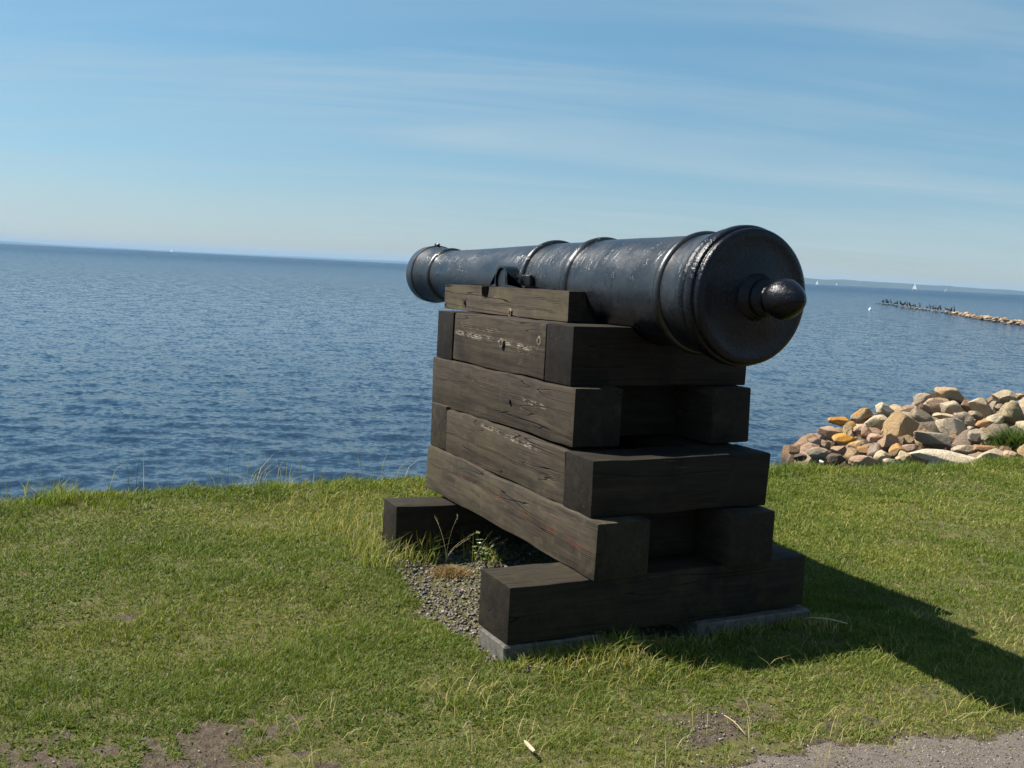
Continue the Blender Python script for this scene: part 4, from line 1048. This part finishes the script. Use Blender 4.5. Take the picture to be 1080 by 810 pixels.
# ------------------------------------------------------------------ light
KU, KV = .57, .65
sd = Vector((-KU, -KV, 1)).normalized(); EL = math.asin(sd.z); AZ = math.atan2(sd.x, sd.y)
sun = bpy.data.lights.new('sun', 'SUN'); sun.energy = 5.0; sun.angle = D2R(.53); sun.color = (1, .955, .88)
so = bpy.data.objects.new('sun', sun); COL.objects.link(so); so.rotation_euler = sd.to_track_quat('Z', 'Y').to_euler(); so.location = (-10, -10, 20)
w = bpy.data.worlds.new('World'); sc.world = w; w.use_nodes = True; nt = w.node_tree
bg = nt.nodes['Background']
sky = nt.nodes.new('ShaderNodeTexSky'); sky.sky_type = 'NISHITA'; sky.sun_disc = False; sky.sun_elevation = EL; sky.sun_rotation = AZ
sky.altitude = 0; sky.air_density = 1.0; sky.dust_density = .1; sky.ozone_density = 1.5
tc = nt.nodes.new('ShaderNodeTexCoord')
# thin cirrus streaks on the sky dome: direction projected on a high plane
sep = nt.nodes.new('ShaderNodeSeparateXYZ'); nt.links.new(tc.outputs['Generated'], sep.inputs[0])
def wm(op, a, b=None):
    m = nt.nodes.new('ShaderNodeMath'); m.operation = op
    for i, x_ in enumerate((a, b)):
        if x_ is None: continue
        if isinstance(x_, (int, float)): m.inputs[i].default_value = x_
        else: nt.links.new(x_, m.inputs[i])
    return m.outputs[0]
zz = wm('ADD', wm('MAXIMUM', sep.outputs[2], 0.), .12)
def wdot(vx, vy):
    q = nt.nodes.new('ShaderNodeVectorMath'); q.operation = 'DOT_PRODUCT'; nt.links.new(tc.outputs['Generated'], q.inputs[0]); q.inputs[1].default_value = (vx, vy, 0); return q.outputs['Value']
aw = math.atan2(RGT[1], RGT[0]) + D2R(5)
cx_ = nt.nodes.new('ShaderNodeCombineXYZ'); nt.links.new(wm('DIVIDE', wdot(math.cos(aw), math.sin(aw)), zz), cx_.inputs[0]); nt.links.new(wm('DIVIDE', wdot(-math.sin(aw), math.cos(aw)), zz), cx_.inputs[1])
mp = nt.nodes.new('ShaderNodeMapping'); mp.inputs['Scale'].default_value = (.28, 1.5, 1); nt.links.new(cx_.outputs[0], mp.inputs[0])
def wn(scale, det, dist, src):
    q = nt.nodes.new('ShaderNodeTexNoise'); q.inputs['Scale'].default_value = scale; q.inputs['Detail'].default_value = det; q.inputs['Roughness'].default_value = .55; q.inputs['Distortion'].default_value = dist
    nt.links.new(src, q.inputs['Vector']); return q.outputs[0]
def wr(x_, a, b, c=0., d=1.):
    q = nt.nodes.new('ShaderNodeMapRange'); q.interpolation_type = 'SMOOTHSTEP'; nt.links.new(x_, q.inputs[0])
    for i, v_ in enumerate((a, b, c, d)): q.inputs[i+1].default_value = v_
    return q.outputs[0]
ci = wm('MULTIPLY', wr(wn(1.3, 5, 1.1, mp.outputs[0]), .36, .74), wr(wn(.5, 3, .2, cx_.outputs[0]), .28, .60))
ci = wm('ADD', wm('MULTIPLY', ci, .40), wm('MULTIPLY', wr(wn(.75, 4, .5, mp.outputs[0]), .38, .72), .34))
mx = nt.nodes.new('ShaderNodeMix'); mx.data_type = 'RGBA'; nt.links.new(ci, mx.inputs[0]); nt.links.new(sky.outputs[0], mx.inputs[6]); mx.inputs[7].default_value = (4.7, 5.8, 6.4, 1)
tn = nt.nodes.new('ShaderNodeMix'); tn.data_type = 'RGBA'; tn.blend_type = 'MULTIPLY'; tn.inputs[0].default_value = 1
rp = nt.nodes.new('ShaderNodeValToRGB'); el_ = rp.color_ramp.elements; el_.new(.5)
for e_, (p_, c_) in zip(el_, ((0., (.60, .71, .95, 1)), (.13, (.66, .88, .97, 1)), (.28, (.56, 1.01, 1.08, 1)))): e_.position = p_; e_.color = c_
nt.links.new(sep.outputs[2], rp.inputs[0]); nt.links.new(rp.outputs[0], tn.inputs[7]); nt.links.new(sky.outputs[0], tn.inputs[6]); nt.links.new(tn.outputs[2], mx.inputs[6])
nt.links.new(mx.outputs[2], bg.inputs[0]); bg.inputs[1].default_value = .05

# ------------------------------------------------------------------ camera and render settings
cam = bpy.data.cameras.new('camera'); co = bpy.data.objects.new('camera', cam); COL.objects.link(co)
cam.sensor_fit = 'HORIZONTAL'; cam.sensor_width = 36; cam.lens = FPX/1080*36; cam.clip_start = .05; cam.clip_end = 60000
Mx = Matrix(((R2[0], U2[0], -FWD[0], CAM[0]), (R2[1], U2[1], -FWD[1], CAM[1]), (R2[2], U2[2], -FWD[2], CAM[2]), (0, 0, 0, 1)))
co.matrix_world = Mx; sc.camera = co
sc.render.engine = 'CYCLES'; sc.cycles.use_denoising = True
sc.cycles.max_bounces = 6; sc.cycles.volume_bounces = 0; sc.cycles.transparent_max_bounces = 4
vs_ = sc.view_settings; vs_.view_transform = 'Standard'; vs_.look = 'None'; vs_.gamma = 1; vs_.use_curve_mapping = False; vs_.exposure = 1.1
